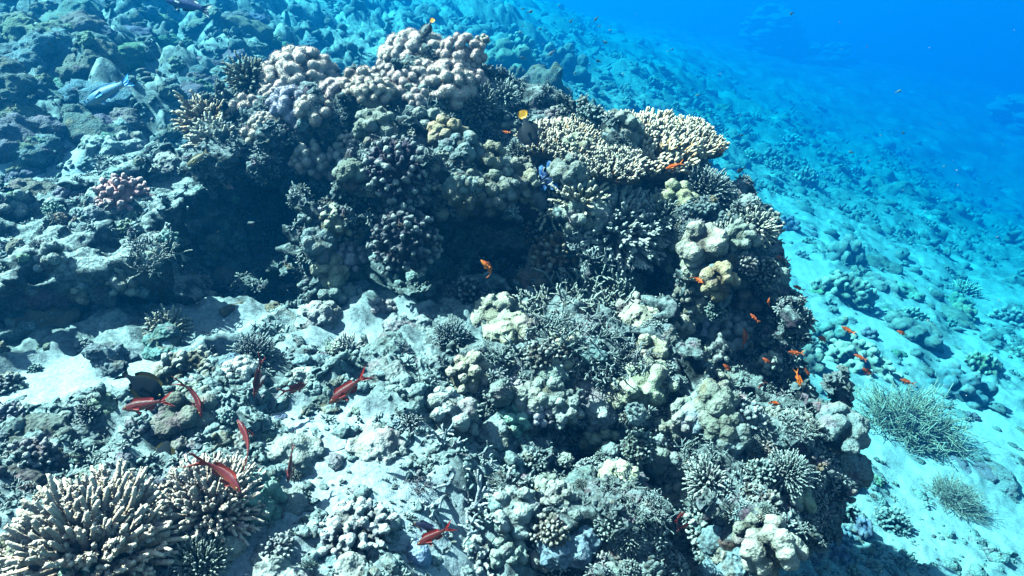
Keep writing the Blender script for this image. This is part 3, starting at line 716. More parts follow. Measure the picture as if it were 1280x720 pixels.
SHELF = {t: var(table, 170 + k, part='shelf') for k, t in enumerate(tabs)}; FOOT = bo[2]
C = [
 # top of the outcrop: puffy pale pink soft corals
 (518, 66, 92, flb, XEN, 'large puffy pale pink soft coral crowning the very top of the outcrop'),
 (576, 66, 62, fl[0], XEN, 'pale pink soft coral on the right shoulder of the outcrop top, beside the crowning one'),
 (602, 50, 22, fls[0], XEN, 'single small round pale soft coral puff at the top right tip of the outcrop'),
 (560, 104, 72, fl[1], XEN, 'pink soft coral just below the crowning soft coral, draped over a dark hollow'),
 (500, 106, 66, fl[2], XEN, 'wide pink soft coral tuft on the ridge left of the dark hollow'),
 (462, 112, 66, flb, XEN, 'rounded pink soft coral along the middle of the ridge'),
 (425, 116, 62, fl[1], XEN, 'arched pink soft coral hanging at the left end of the ridge'),
 (392, 136, 46, fls[1], XEN, 'small pink soft coral at the lower left tip of the arched ridge'),
 (372, 92, 96, flb, XEN, 'big separate mound of pale pink soft coral on the upper left knoll'),
 (372, 132, 70, fl[2], LAV, 'greyish shaded soft coral under the big pink mound on the knoll'),
 (392, 190, 60, fl[0], (.74, .56, .50), 'greyish pink soft coral cluster spilling over the cave mouth edge'),
 (428, 190, 44, fls[0], (.72, .56, .52), 'small puffy greyish soft coral right of the cluster at the cave mouth'),
 (306, 130, 40, fls[1], XEN, 'fuzzy beige soft coral tuft between the olive and the cream finger corals'),
 (240, 182, 34, fls[0], XEN, 'pinkish soft coral tuft below the cream finger corals on the ledge'),
 (318, 165, 40, fls[1], XEN, 'small beige soft coral patch right of the pale long fingered coral'),
 (592, 96, 40, fls[0], XEN, 'pink soft coral strip running down the right side of the top'),
 # upper left knoll and ledge
 (312, 96, 56, b_med[0], (.34, .26, .13), 'dark olive finger coral with yellow tips left of the big pink mound'),
 (256, 148, 66, b_med[1], CREAM, 'cream finger coral with stubby tips on the far end of the ledge'),
 (268, 176, 62, b_med[2], (.74, .54, .40), 'pale coral with longer upright fingers just below the cream one'),
 (154, 244, 64, kn[0], PINK, 'bright pink cauliflower coral sitting on the sunlit ledge'),
 (75, 272, 22, sl[0], BROWN, 'small dark brown knob lying on the pale top of the ledge'),
 (66, 326, 34, lobt, SANDY, 'upright pale nub standing out from the dark front of the ledge'),
 (95, 366, 27, lob[0], PALE, 'bright round whitish coral knob on the lower lip of the ledge'),
 (20, 310, 26, sl[1], PALE, 'small white topped lump at the left frame edge in front of the ledge'),
 (10, 262, 34, lob[1], SANDY, 'pale lump at the left frame edge level with the ledge top'),
 (155, 350, 36, lobs[0], SANDY, 'knobbly sandy lump on the ledge lip beside the round whitish knob'),
 (190, 320, 60, st[0], SANDY, 'pale stubby branching growth on the front edge of the ledge'),
 (40, 235, 70, bo[0], (.26, .25, .2), 'rounded dark topped rock at the back of the ledge by the left edge'),
 (130, 190, 44, lob[2], SANDY, 'paired round lump at the back left of the ledge'),
 (162, 185, 42, lob[3], SANDY, 'round sunlit lump just right of the paired lump behind the ledge'),
 (205, 200, 52, bo[1], SANDY, 'low pale rock behind the pink cauliflower coral'),
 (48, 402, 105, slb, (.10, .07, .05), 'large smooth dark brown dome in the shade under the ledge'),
 # left cave and floor
 (208, 412, 56, b_med[1], (.34, .28, .17), 'small olive branching coral in the shade below the ledge'),
 (236, 470, 86, kn[1], (.40, .33, .24), 'brown cauliflower coral with pale knuckles behind the red fish'),
 (320, 440, 52, b_fine[0], BLUEG, 'small bluish finger coral on a stalk beside the upright red fish'),
 (296, 466, 56, fl[1], (.72, .70, .66), 'white fuzzy soft coral mound between the brown and the bluish corals'),
 (377, 474, 44, smooth_l := sl[2], (.66, .66, .62), 'smooth white mound behind the small dark red fish'),
 (143, 448, 66, bo[2], GREY, 'grey angular rock at the back of the left sand pocket'),
 (288, 385, 34, bo[3], (.22, .18, .13), 'small brown stone standing on the floor of the left cave'),
 (340, 388, 38, bo[4], (.24, .2, .14), 'round brown stone at the sandy mouth of the left cave'),
 (333, 310, 66, bo[5], (.13, .14, .14), 'large dark boulder inside the left cave'),
 (280, 345, 40, sl[0], (.18, .18, .2), 'smooth dark lump on the inner floor of the left cave'),
 (350, 405, 50, plt_[0], GREY, 'flat grey slab at the cave mouth near the column'),
 (395, 450, 56, bo[6], BLUEG, 'low blue grey rock at the foot of the column'),
 # column between the caves
 (408, 268, 34, fls[0], LAV, 'lavender soft coral at the top of the column between the caves'),
 (424, 275, 36, lobs[0], PALE, 'pale knobbed coral on the upper column between two lavender tufts'),
 (442, 290, 40, fls[1], LAV, 'dusky lavender soft coral on the right side of the column'),
 (437, 318, 46, fl[0], LAV, 'broad lavender soft coral halfway down the column on its right'),
 (384, 270, 22, lob[0], GREY, 'small grey knob jutting left from the column head'),
 (398, 305, 40, lob[1], GREY, 'grey rounded coral on the left side of the column'),
 (414, 338, 40, lob[2], PALE, 'round pale coral bulging from the middle of the column'),
 (392, 355, 30, lobs[1], GREY, 'small grey knobs on the lower left of the column'),
 (418, 372, 44, lobs[2], GREY, 'grey green knobs on the lower column'),
 (440, 366, 22, sl[1], GREY, 'single smooth grey ball at the lower right of the column'),
 (404, 396, 44, lob[3], SANDY, 'pale lumps at the base of the column'),
 # dark upper face
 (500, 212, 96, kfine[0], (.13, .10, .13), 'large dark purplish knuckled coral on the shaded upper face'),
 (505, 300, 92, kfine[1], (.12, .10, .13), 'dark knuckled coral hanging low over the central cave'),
 (512, 328, 38, plt_[1], (.5, .52, .5), 'small bright flat plate under the lower dark knuckled coral'),
 (556, 168, 46, lob[0], TAN, 'tan lobed coral on the upper face above the dark knuckled coral'),
 (585, 186, 40, lob[1], GREY, 'grey lobed coral right of the tan one on the upper face'),
 (612, 204, 38, lobt, OLIVE, 'tall olive lobed coral below the yellow tailed fish'),
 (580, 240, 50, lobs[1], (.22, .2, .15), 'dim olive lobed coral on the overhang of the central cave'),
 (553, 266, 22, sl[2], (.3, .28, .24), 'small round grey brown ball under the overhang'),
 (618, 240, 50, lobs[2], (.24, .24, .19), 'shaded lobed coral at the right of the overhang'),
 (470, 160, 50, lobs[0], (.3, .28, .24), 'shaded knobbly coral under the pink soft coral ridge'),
 (440, 215, 36, lob[2], (.3, .3, .26), 'grey lobe beside the small puffy soft coral'),
 (530, 150, 56, st[1], TURF, 'grey branching thicket under the pink ridge'),
 (598, 130, 60, b_fine[1], (.4, .38, .3), 'pale grey bushy coral on the right edge of the upper face'),
 (630, 118, 40, b_med[0], SANDY, 'small sandy finger coral sticking out at the upper right edge'),
 (648, 222, 44, lobs[0], OLIVE, 'knobby olive coral left of the giant clam'),
 (664, 235, 36, lobt, PALE, 'upright pale knobby coral touching the giant clam'),
 (683, 196, 44, lob[3], PALE, 'pale lobed coral above the giant clam'),
 (720, 190, 44, lobs[1], PALE, 'pale lobes between the giant clam and the table corals'),
 (650, 190, 36, b_fine[0], TURF, 'dark fine bush beside the black fish with yellow tail'),
 # table corals at the right shoulder
 (706, 172, 96, tabs[0], CREAM, 'low cream table coral at the left of those on the right shoulder'),
 (754, 198, 90, tabs[1], (.86, .50, .30), 'smaller cream table coral set lower in front of the other three'),
 (798, 176, 136, tabs[2], CREAM, 'largest cream table coral in the middle of the right shoulder'),
 (852, 170, 88, tabs[0], CREAM, 'cream table coral at the outer right end of the shoulder'),
 (686, 262, 52, b_sparse, (.78, .70, .52), 'pale yellowish coral with long straight fingers at the cave top'),
 (722, 252, 70, b_med[2], TAN, 'tan finger coral right of the pale straight fingered one'),
 (772, 280, 130, shelf, (.46, .45, .38), 'broad grey bushy coral shelf over the right cave'),
 (738, 312, 60, st[1], GREY, 'grey branching clump hanging below the bushy shelf'),
 (820, 275, 70, b_fine[1], (.34, .33, .28), 'grey bushy coral at the right end of the shelf'),
 (672, 292, 46, kfine[0], (.16, .11, .08), 'dark brown knuckled coral at the right of the central cave'),
 (694, 318, 70, kfine[1], (.34, .18, .09), 'rusty brown knuckled coral below the bushy shelf'),
 (668, 345, 60, slb, (.34, .2, .12), 'rusty brown crust dome on the sill of the central cave'),
 (842, 252, 52, lob[0], (.5, .44, .28), 'tan lobed coral below the largest table coral'),
 (812, 250, 34, lob[3], (.24, .2, .15), 'dim lobed coral just left of the tan lobed coral'),
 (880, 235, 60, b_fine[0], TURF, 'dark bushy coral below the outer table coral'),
 (915, 262, 56, kn[0], (.4, .38, .3), 'grey cauliflower coral on the right edge of the outcrop'),
 (945, 285, 50, b_med[1], (.5, .46, .36), 'sunlit sandy finger coral sticking out at the right edge'),
 (906, 300, 48, b_med[2], TURF, 'grey finger coral behind the right hand column of lobes'),
 (862, 212, 50, b_fine[1], GREY, 'grey green bush behind the tan lobed coral'),
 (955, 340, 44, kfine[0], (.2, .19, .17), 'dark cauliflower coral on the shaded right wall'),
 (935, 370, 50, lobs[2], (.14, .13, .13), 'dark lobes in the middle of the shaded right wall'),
 # right column of lobes
 (840, 300, 40, lobs[0], (.44, .42, .34), 'grey lobed coral left of the orange fish on the right column'),
 (878, 306, 56, lob[1], PALE, 'bright cream lobed coral at the top of the right column'),
 (873, 336, 34, lob[2], PALE, 'small cream lobes beside the orange fish'),
 (898, 352, 40, lobt, TAN, 'tan upright lobes on the outer side of the right column'),
 (880, 375, 42, lob[3], PALE, 'cream lobes in the lower half of the right column'),
 (885, 400, 40, lobs[1], LAV, 'pale lobes with a lavender base at the foot of the right column'),
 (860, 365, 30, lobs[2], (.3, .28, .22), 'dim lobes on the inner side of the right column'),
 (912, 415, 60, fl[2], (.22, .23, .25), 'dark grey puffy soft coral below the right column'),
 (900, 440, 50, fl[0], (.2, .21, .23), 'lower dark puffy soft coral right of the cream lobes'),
 # lower face
 (736, 372, 110, st[0], (.44, .42, .36), 'grey staghorn thicket with upright tips on the lower face'),
 (690, 385, 80, st[2], (.4, .38, .34), 'low staghorn thicket left of the upright one'),
 (768, 368, 60, st[1], (.42, .4, .34), 'sparse staghorn branches at the right of the thicket'),
 (672, 425, 80, st[1], TURF, 'turf covered branching thicket between the cream lobed corals'),
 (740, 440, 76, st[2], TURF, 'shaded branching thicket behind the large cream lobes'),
 (624, 402, 66, lobs[0], PALE, 'large pale green knobbed coral at the left of the lower face'),
 (642, 418, 56, lob[2], PALE, 'rounded pale green coral overlapping the large knobbed one'),
 (588, 466, 52, lobs[1], PALE, 'pale green knobbed coral standing alone above the sand'),
 (708, 432, 44, lob[0], (.68, .60, .42), 'bright cream lobes at the upper middle of the lower face'),
 (722, 446, 44, lob[3], (.70, .62, .44), 'brightest cream lobes in the middle of the lower face'),
 (698, 450, 34, lob[1], (.66, .58, .42), 'cream lobes at the left of the brightest ones'),
 (790, 392, 50, lobs[2], PALE, 'cream knobs below the right end of the staghorn thicket'),
 (806, 405, 52, lob[2], PALE, 'cream rounded lobes right of the staghorn thicket'),
 (842, 412, 46, lob[0], PALE, 'pale lobed coral under the right column'),
 (812, 440, 42, lob[1], PALE, 'upright pale lobes in the centre right of the lower face'),
 (806, 482, 62, lobs[0], (.58, .56, .40), 'wide cluster of cream knobs on the lower right face'),
 (776, 492, 36, lob[3], (.58, .55, .38), 'small cream knobs left of the wide cluster'),
 (882, 447, 32, lob[2], PALE, 'cream lobed coral below the dark puffy soft corals'),
 (900, 478, 28, lob[0], PALE, 'small cream lobes near the dark right wall'),
 (690, 462, 46, slb, GREY, 'blue grey crust dome left of the brightest cream lobes'),
 (686, 492, 40, lob[1], (.4, .44, .42), 'blue grey lobes below the crust dome'),
 (705, 510, 42, lobs[2], (.42, .46, .44), 'grey knobs under the crust dome, right of the lavender tufts'),
 (675, 517, 34, fls[0], LAV, 'lavender soft coral tuft on the middle of the lower face'),
 (692, 540, 38, fls[1], LAV, 'lower lavender soft coral tuft hanging in a crevice'),
 (640, 486, 40, fl[1], (.52, .42, .50), 'purplish pink soft coral mound above the brown plate'),
 (650, 510, 44, plt_[0], BROWN, 'dark brown plate coral under the purplish mound'),
 (775, 455, 70, st[0], GREY, 'grey branching rubble thicket between the cream clusters'),
 (745, 508, 60, slb, SANDY, 'sand dusted crust dome beside the grey knobs'),
 (752, 550, 42, lob[0], (.70, .64, .44), 'bright cream lobes on the lower slope, upper of two'),
 (772, 600, 46, lob[3], (.72, .66, .46), 'bright cream lobes on the lower slope, lower of two'),
 (797, 572, 26, lob[1], PALE, 'small pale lobes between the two bright cream clusters'),
 (720, 600, 66, bo[3], GREY, 'squarish grey block with a ragged top on the lower slope'),
 (715, 668, 96, bo[5], BLUEG, 'big rugged blue grey block at the bottom of the slope'),
 (780, 685, 74, bo[1], GREY, 'grey rugged block right of the big one at the bottom edge'),
 (640, 640, 70, lobs[1], SANDY, 'sandy crusted knobs left of the big rugged block'),
 (835, 628, 34, slt, (.24, .28, .36), 'smooth bluish sponge like lump in a dark crevice'),
 (885, 600, 54, b_med[0], (.56, .58, .54), 'pale bluish finger coral on the lower right slope'),
 (882, 560, 60, st[1], GREY, 'grey branching clump above the pale bluish finger coral'),
 (915, 545, 46, lob[1], GREY, 'grey lobes on the lower right slope by the orange fish'),
 (870, 512, 66, slb, BLUEG, 'blue grey dome on the lower right face'),
 (890, 500, 30, lob[0], PALE, 'pale lobes on top of the blue grey dome'),
 (936, 522, 50, kn[0], GREY, 'grey cauliflower coral left of the fine dark bush'),
 (890, 660, 66, knf, (.5, .54, .52), 'pale ruffled coral near the bottom of the right slope'),
 (962, 684, 66, lobt, (.56, .54, .46), 'ridged pale coral block at the lower right foot of the outcrop'),
 (905, 690, 80, bo[2], BLUEG, 'flat blue grey rock at the bottom edge, left of the ridged block'),
 (925, 625, 70, st[2], BLUEG, 'bluish branching clump above the ridged pale block'),
 (996, 624, 38, lob[2], (.6, .58, .38), 'yellowish lobed coral at the foot of the right slope'),
 (1002, 530, 64, knf, (.26, .24, .22), 'dark finely branched coral at the foot of the right wall'),
 (1050, 535, 56, lob[3], GREY, 'grey lobed coral between the dark branched one and the feathery bush'),
 (985, 590, 56, b_fine[0], GREY, 'grey bushy coral above the yellowish lobed coral'),
 (1062, 575, 70, bo[4], (.3, .32, .3), 'shaded rock under the feathery bush'),
 # right flat
 (1130, 540, 140, plm[0], (.42, .34, .24), 'big olive feathery soft coral bush on the sand to the right'),
 (1190, 628, 76, plm[1], (.42, .34, .24), 'smaller feathery soft coral bush near the lower right corner'),
 (1070, 450, 104, knf, (.56, .52, .42), 'wide pale table coral on the sand right of the outcrop'),
 (1050, 372, 80, kn[1], (.3, .3, .26), 'round bushy coral head on the pale flat right of the outcrop'),
 (1098, 332, 56, bo[0], (.2, .2, .2), 'dark boulder behind the round bushy coral head'),
 (1190, 395, 84, bo[3], (.26, .26, .24), 'large rugged dark rock far right on the flat'),
 (1205, 366, 34, b_med[0], (.74, .70, .58), 'whitish finger coral on top of the large rugged rock'),
 (1105, 235, 80, bo[5], (.28, .28, .26), 'broad rugged rock on the far right flat'),
 (1200, 570, 40, bo[2], GREY, 'small grey stone on the sand beside the feathery bush'),
 (1115, 655, 48, kfine[0], GREY, 'grey knobbed coral at the lower right, below the feathery bush'),
 (1060, 645, 40, kn[0], GREY, 'small knuckled coral on the lower right sand edge'),
 (1240, 600, 70, bo[6], GREY, 'pale grey rock near the right frame edge'),
 # foreground left
 (122, 676, 194, b_big, (1.0, .56, .40), 'largest cream finger coral filling the lower left corner'),
 (262, 632, 132, b_big2, (1.0, .60, .46), 'second pale finger coral right of the largest one in the foreground'),
 (286, 682, 52, sl[0], (.62, .58, .5), 'smooth round pale ball coral below the second finger coral'),
 (240, 675, 50, lobs[1], GREY, 'grey crinkled coral between the pale ball and the largest finger coral'),
 (362, 628, 66, slb, GREY, 'rounded grey boulder coral right of the foreground finger corals'),
 (366, 570, 84, slb, (.36, .38, .36), 'grey boulder coral with a rough crown beside the small upright red fish'),
 (250, 700, 70, b_fine[1], (.3, .3, .26), 'dark spiky coral at the bottom edge under the pale ball'),
 (55, 545, 80, bo[6], (.24, .24, .22), 'dark blocky rock at the left edge above the foreground corals'),
 (110, 540, 70, bo[1], GREY, 'grey rugged rock left of the dark lined fish'),
 (50, 590, 110, bo[5], (.13, .12, .11), 'large dark rock at the left edge behind the largest finger coral'),
 (15, 690, 50, lob[1], (.6, .5, .36), 'pale lump at the very bottom left corner'),
 (15, 505, 44, bo[3], GREY, 'small dark stone on the sand at the left edge'),
 (12, 475, 22, lob[0], PALE, 'small bright knob on the left edge of the sand pocket'),
 (235, 530, 80, lobs[2], (.3, .28, .24), 'brown lumpy coral under the side on red fish'),
 (410, 500, 56, bo[0], GREY, 'grey rock under the red fish in the middle foreground'),
 (515, 408, 76, bo[2], (.46, .48, .46), 'pale blue grey rock in front of the central cave'),
 (480, 430, 60, bo[4], GREY, 'grey rock left of the pale one in front of the central cave'),
 (566, 420, 46, b_fine[0], BLUEG, 'fine blue grey bush coral right of the pale cave rock'),
 (546, 456, 27, sl[1], GREY, 'smooth grey ball resting in the hollow below the cave'),
 (480, 385, 40, fls[0], (.34, .26, .28), 'dull pink soft coral tuft at the lip of the central cave'),
 (583, 366, 50, kfine[1], (.14, .13, .13), 'dark knuckled coral on the floor of the central cave'),
 (470, 555, 80, slb, SANDY, 'flat sandy crust mound on the bright slope'),
 (560, 520, 66, lobs[0], SANDY, 'sand dusted knobs at the top of the bright slope'),
 (612, 545, 54, slb, GREY, 'grey crust mound at the right of the bright slope'),
 (590, 600, 128, st_open, (.56, .62, .66), 'open staghorn coral with long pale bare branches on the bright slope'),
 (575, 560, 84, st_open, (.50, .57, .62), 'smaller bare branched coral behind the open staghorn'),
 (522, 696, 44, slt, (.34, .50, .78), 'smooth pale blue dome coral at the bottom centre'),
 (440, 660, 110, knf, SANDY, 'wide sandy knuckled coral mat at the bottom, left of the blue dome'),
 (350, 708, 90, bo[1], SANDY, 'pale slab like rock at the bottom edge'),
 (600, 690, 70, knf, SANDY, 'sandy knuckled coral at the bottom right of the blue dome'),
 (440, 715, 60, sl[2], SANDY, 'smooth sandy dome at the bottom edge left of the blue dome'),
]
DEPTH = {(48, 402): 2.0, (372, 92): 2.76, (312, 96): 2.74, (256, 148): 2.62, (268, 176): 2.52, (706, 172): 2.45, (798, 176): 2.60, (852, 170): 2.64, (754, 198): 2.38, (602, 50): 2.85, (630, 118): 2.7}
C += [(x, y, w, (fl + fls)[k % 5], XEN, 'small puffy pink soft coral filling the ridge between the bigger pink mounds') for k, (x, y, w) in enumerate(
      ((346, 84, 44), (404, 98, 40), (346, 118, 40), (412, 132, 36), (446, 100, 46), (480, 94, 44), (532, 90, 46), (545, 54, 42), (492, 74, 44), (408, 208, 40), (440, 172, 34), (586, 84, 36), (330, 150, 34), (376, 196, 38), (520, 122, 36)))]
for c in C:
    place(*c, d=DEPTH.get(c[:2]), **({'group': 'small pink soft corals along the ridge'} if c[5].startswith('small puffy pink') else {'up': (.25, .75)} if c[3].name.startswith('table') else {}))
# ------------------------------------------------------------------ fine growth that nobody could count: turf tufts, nubs and flakes over the rock, rubble over the seabed
def proto_tuft(seed, n=9):
    r = np.random.default_rng(seed); D = fib_dirs(n, 0.0, r); t = np.linspace(0, 1, 4)
    paths = D[:, None] * (r.uniform(.7, 1.2, n)[:, None] * t)[..., None] + r.normal(size=(n, 4, 3)) * .07
    return tubes(paths, 0.17 * (1 - 0.4 * t)[None] * r.uniform(.7, 1.3, (n, 1)), 5)
def proto_nubs(seed, n=7):
    r = np.random.default_rng(seed); c = r.normal(size=(n, 3)) * np.array([.55, .55, .12]); t = np.array([-.5, 0.1, .55, .85])
    paths = c[:, None] + (unit(r.normal(size=(n, 3)) * .3 + np.array([0, 0, 1.0])) * r.uniform(.5, 1, (n, 1)))[:, None] * t[None, :, None]
    return tubes(paths, r.uniform(.22, .42, (n, 1)) * np.array([[.9, 1, .9, .55]]), 7)
def proto_flake(seed):
    V, F, A = plate(seed); k = np.arange(0)
    r = np.random.default_rng(seed); na, nq = 14, 4
    a = np.linspace(0, 2 * np.pi, na, endpoint=False); q = np.linspace(.05, 1, nq)
    rim = 1 + .3 * np.sin(a * 2 + r.random() * 6) + .2 * np.sin(a * 5 + r.random() * 6)
    Aa, Qq = np.meshgrid(a, q, indexing='ij'); X = Qq * rim[:, None] * np.cos(Aa); Y = Qq * rim[:, None] * np.sin(Aa) * .7
    Z = .35 * Qq ** 2 * (1 + .5 * np.sin(Aa * 3)) + .1 * r.normal(size=X.shape)
    top = np.stack([X, Y, Z], -1).reshape(-1, 3); bot = np.stack([X, Y, Z - .25], -1).reshape(-1, 3); o = na * nq
    i = np.arange(o).reshape(na, nq); j = np.roll(i, -1, 0)
    qt = np.stack([i[:, :-1], i[:, 1:], j[:, 1:], j[:, :-1]], -1).reshape(-1, 4)
    qs = np.stack([i[:, -1], i[:, -1] + o, j[:, -1] + o, j[:, -1]], -1)
    return np.concatenate([top, bot]), [qt, qt[:, ::-1] + o, qs], np.concatenate([Qq.ravel(), Qq.ravel() * .4])
def proto_stone(seed):
    r = np.random.default_rng(seed); nu, nv = 14, 9
    u = np.linspace(0, 2 * np.pi, nu, endpoint=False); v = np.linspace(0.12, np.pi - .12, nv)
    U_, V_ = np.meshgrid(u, v, indexing='ij'); d = np.stack([np.sin(V_) * np.cos(U_), np.sin(V_) * np.sin(U_), np.cos(V_)], -1)
    k = 1 + .5 * perlin(d * 1.6 + seed * 3.3) + .45 * ridged(d * 2.4 + seed, 2) * .6 + .25 * perlin(d * 6 + seed)
    p_ = (d * k[..., None] * np.array([1, .8, .6])).reshape(-1, 3)
    i = np.arange(nu * nv).reshape(nu, nv); j = np.roll(i, -1, 0)
    q = np.stack([i[:, :-1], i[:, 1:], j[:, 1:], j[:, :-1]], -1).reshape(-1, 4)[:, ::-1]
    return p_, [q, i[:, 0][None, ::-1][:, :3], i[:, -1][None, :3]], sink(p_)
def scatter(name, protos, pos, nrm, size, mat, label, cat, color, seed=0, squash=(1, 1)):
    r = np.random.default_rng(seed); n = len(pos); which = r.integers(0, len(protos), n)
    z = nrm; a = unit(np.cross(z, r.normal(size=(n, 3)))); b = np.cross(z, a)
    B = np.stack([a, b, z * r.uniform(squash[0], squash[1], (n, 1))], 2) * size[:, None, None]
    parts = []
    for k, (V, F, A) in enumerate(protos):
        m = which == k; c = m.sum()
        if not c: continue
        W_ = np.einsum('nij,vj->nvi', B[m], V) + pos[m][:, None]
        off = (np.arange(c) * len(V))[:, None, None]
        parts.append((W_.reshape(-1, 3), [(f[None] + off).reshape(-1, f.shape[1]) for f in F], np.tile(A, c)))
    V, F, A = join(parts)
    o = link(name, mesh_from(name, V, F, {'tip': A}), mat, color=color)
    tag(o, label, cat, kind='stuff'); return o
def sample_surface(V, Q, n, seed, facing=0.35):
    r = np.random.default_rng(seed); t = V[Q]; c = t.mean(1); nr = np.cross(t[:, 2] - t[:, 0], t[:, 3] - t[:, 1]); ar = np.linalg.norm(nr, axis=1); nr = nr / (ar[:, None] + 1e-9)
    if (nr[:, 2] * (c[:, 2] - c[:, 2].mean())).mean() < 0: nr = -nr
    w = ar * ((nr * unit(c)).sum(1) < facing) / np.maximum(0.6, np.linalg.norm(c, axis=1))
    k = r.choice(len(Q), n, p=w / w.sum()); f = r.random((n, 2, 1)); q = t[k]
    p_ = (q[:, 0] * (1 - f[:, 0]) + q[:, 1] * f[:, 0]) * (1 - f[:, 1]) + (q[:, 3] * (1 - f[:, 0]) + q[:, 2] * f[:, 0]) * f[:, 1]
    return p_, nr[k]
tuf = [proto_tuft(200 + k) for k in range(5)]; nub = [proto_nubs(210 + k) for k in range(5)]; fla = [proto_flake(220 + k) for k in range(5)]; sto = [proto_stone(230 + k) for k in range(8)]
NAMED = list(LAND)
def cover(V, Q, n, gain, place_words, seed):
    p_, nr = sample_surface(V, Q, n, seed); r = np.random.default_rng(seed + 1)
    m1 = perlin(p_ * 5.5 + 3); m2 = perlin(p_ * 4.5 + 30); pick = np.where(m1 > 0.06, 0, np.where(m2 > 0.22, 1, 2)); pick = np.where(r.random(n) < .15, r.integers(0, 3, n), pick)
    gap = perlin(p_ * 7 + 60) > 0.28
    gap |= in_cave(p_)
    for (c_, s_) in NAMED: gap |= ((p_ - c_) ** 2).sum(1) < (s_ * .72) ** 2
    up = unit(nr + np.array([0, 0, .35]) + r.normal(size=nr.shape) * .25)
    for k, (nm, pro, lo, hi, mat, col, words) in enumerate((('turf_tufts', tuf, .010, .026, M_branch, TURF, 'short grey green branching turf'), ('coral_nubs', nub, .010, .024, M_turf, (0.192, 0.240, 0.242), 'tiny knobbly coral growth'),
                                                  ('coral_flakes', fla, .010, .026, M_turf, (0.160, 0.200, 0.211), 'small ragged crusty flakes'))):
        m = (pick == k) & ~gap
        size = lo + (hi - lo) * r.random(m.sum()) ** 2
        scatter(nm, pro, p_[m], up[m], size, mat, '%s covering %s' % (words, place_words), 'coral growth', tuple(q * gain for q in col), seed + k, (.7, 1.2))
cover(V1, Q1, 19000, 1.0, 'the main reef outcrop', 300)
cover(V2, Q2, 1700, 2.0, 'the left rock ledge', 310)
def seabed_points(n, seed, rmin, rmax, span=R(46)):
    r = np.random.default_rng(seed); t = r.uniform(-span, span, n); q = np.exp(r.uniform(math.log(rmin), math.log(rmax), n)); ti = ((t - th[0]) / (th[1] - th[0])).astype(int); ri = np.searchsorted(rr, q) - 1
    ri = np.clip(ri, 0, nR - 2)
    p0 = D[ti, ri]; nr = unit(np.cross(D[ti + 1, ri] - p0, D[ti, ri + 1] - p0)); nr[nr[:, 2] < 0] *= -1
    return p0 + (D[ti, ri + 1] - p0) * r.random((n, 1)), nr, K[ti, ri], q
pg, ng, kg, qg = seabed_points(20000, 320, 0.75, 4.2)
r = np.random.default_rng(321)
keep = r.random(len(pg)) < (0.24 + 0.76 * kg ** 2)
keep &= ~in_cave(pg, 1.4)
pg, ng, qg = pg[keep], ng[keep], qg[keep]
sz = (.005 + .020 * r.random(len(pg)) ** 3) * np.clip(qg / 1.4, .6, 2)
typ = perlin(pg * 4) + r.normal(size=len(pg)) * .25
for k, (nm, pro, col, mat, words) in enumerate((('rubble', sto + fla[:3], (0.368, 0.455, 0.453), M_rub, 'loose coral rubble and small stones strewn over the seabed'), ('seabed_turf', nub, (0.336, 0.415, 0.412), M_turf, 'tiny knobbly growth on the crusty parts of the seabed'),
                                  ('seabed_tufts', tuf, (0.336, 0.415, 0.412), M_branch, 'short branching coral tufts on the seabed'))):
    m = (typ < .05) if k == 0 else ((typ >= .05) & (typ < .22)) if k == 1 else (typ >= .22)
    scatter(nm, pro, pg[m], unit(ng[m] + r.normal(size=ng[m].shape) * .25), sz[m], mat, words, 'rubble' if k == 0 else 'coral growth', col, 330 + k, (.7, 1.2))
pg, ng, kg, qg = seabed_points(26000, 340, 3.6, 48, R(44))
keep = r.random(len(pg)) < (0.04 + 0.96 * kg ** 2) * (0.12 + 0.88 * sstep(-.15, .2, fbm(pg * .55 + 4, 3))); pg, ng, qg = pg[keep], ng[keep], qg[keep]
sz = (.010 + .045 * r.random(len(pg)) ** 3) * np.clip(qg / 5, .8, 5)
for k, (nm, pro, words) in enumerate((('far_rubble', sto, 'rubble stones scattered over the far reef flat and slope'), ('far_growth', nub + tuf[:2], 'low knobbly coral growth over the far reef flat and slope'))):
    m = (np.arange(len(pg)) % 2) == k
    scatter(nm, pro, pg[m], unit(ng[m] + r.normal(size=ng[m].shape) * .3), sz[m], M_rub if k == 0 else M_turf, words, 'rubble' if k == 0 else 'coral growth', (0.240, 0.295, 0.299), 345 + k, (.6, 1.3))

# ------------------------------------------------------------------ smaller colonies between the named ones, each an object
r = random.Random(9)
small = [('small grey green knobbed coral wedged among larger corals on the outcrop', 'small knobbed corals on the outcrop', lobs + lob, (.35, .345, .30)),
         ('small grey bushy coral wedged among larger corals on the outcrop', 'small bushy corals on the outcrop', b_fine + kfine + [knf], (0.232, 0.290, 0.288)),
         ('small brown knuckled coral wedged among larger corals on the outcrop', 'small knuckled corals on the outcrop', kn, (.22, .19, .165)),
         ('small twiggy grey coral wedged among larger corals on the outcrop', 'small twiggy corals on the outcrop', st, (0.248, 0.310, 0.309)),
         ('small rounded crusty lump wedged among larger corals on the outcrop', 'small crusty lumps on the outcrop', sl + [slb] + bo[:3], (0.224, 0.280, 0.283))]
count = 0
while count < 250:
    px, py = r.uniform(380, 1010), r.uniform(110, 715)
    h = hit(px, py)
    if h is None or h[3] != 'reef_outcrop' or in_cave(h[0][None])[0]: continue
    v = float(perlin(np.array([[px / 70, py / 70, 3.0]]))[0]) * 3.2 + r.uniform(-1, 1)
    lab, grp, mm, col = small[int(v * 1.3 + 50) % 5]
    g = r.uniform(.75, 1.3)
    place(px, py, r.choice([14, 18, 22, 26, 30, 38, 46]), r.choice(mm), tuple(c * g for c in col), lab, group=grp, up=(.8, .35)); count += 1
count = 0
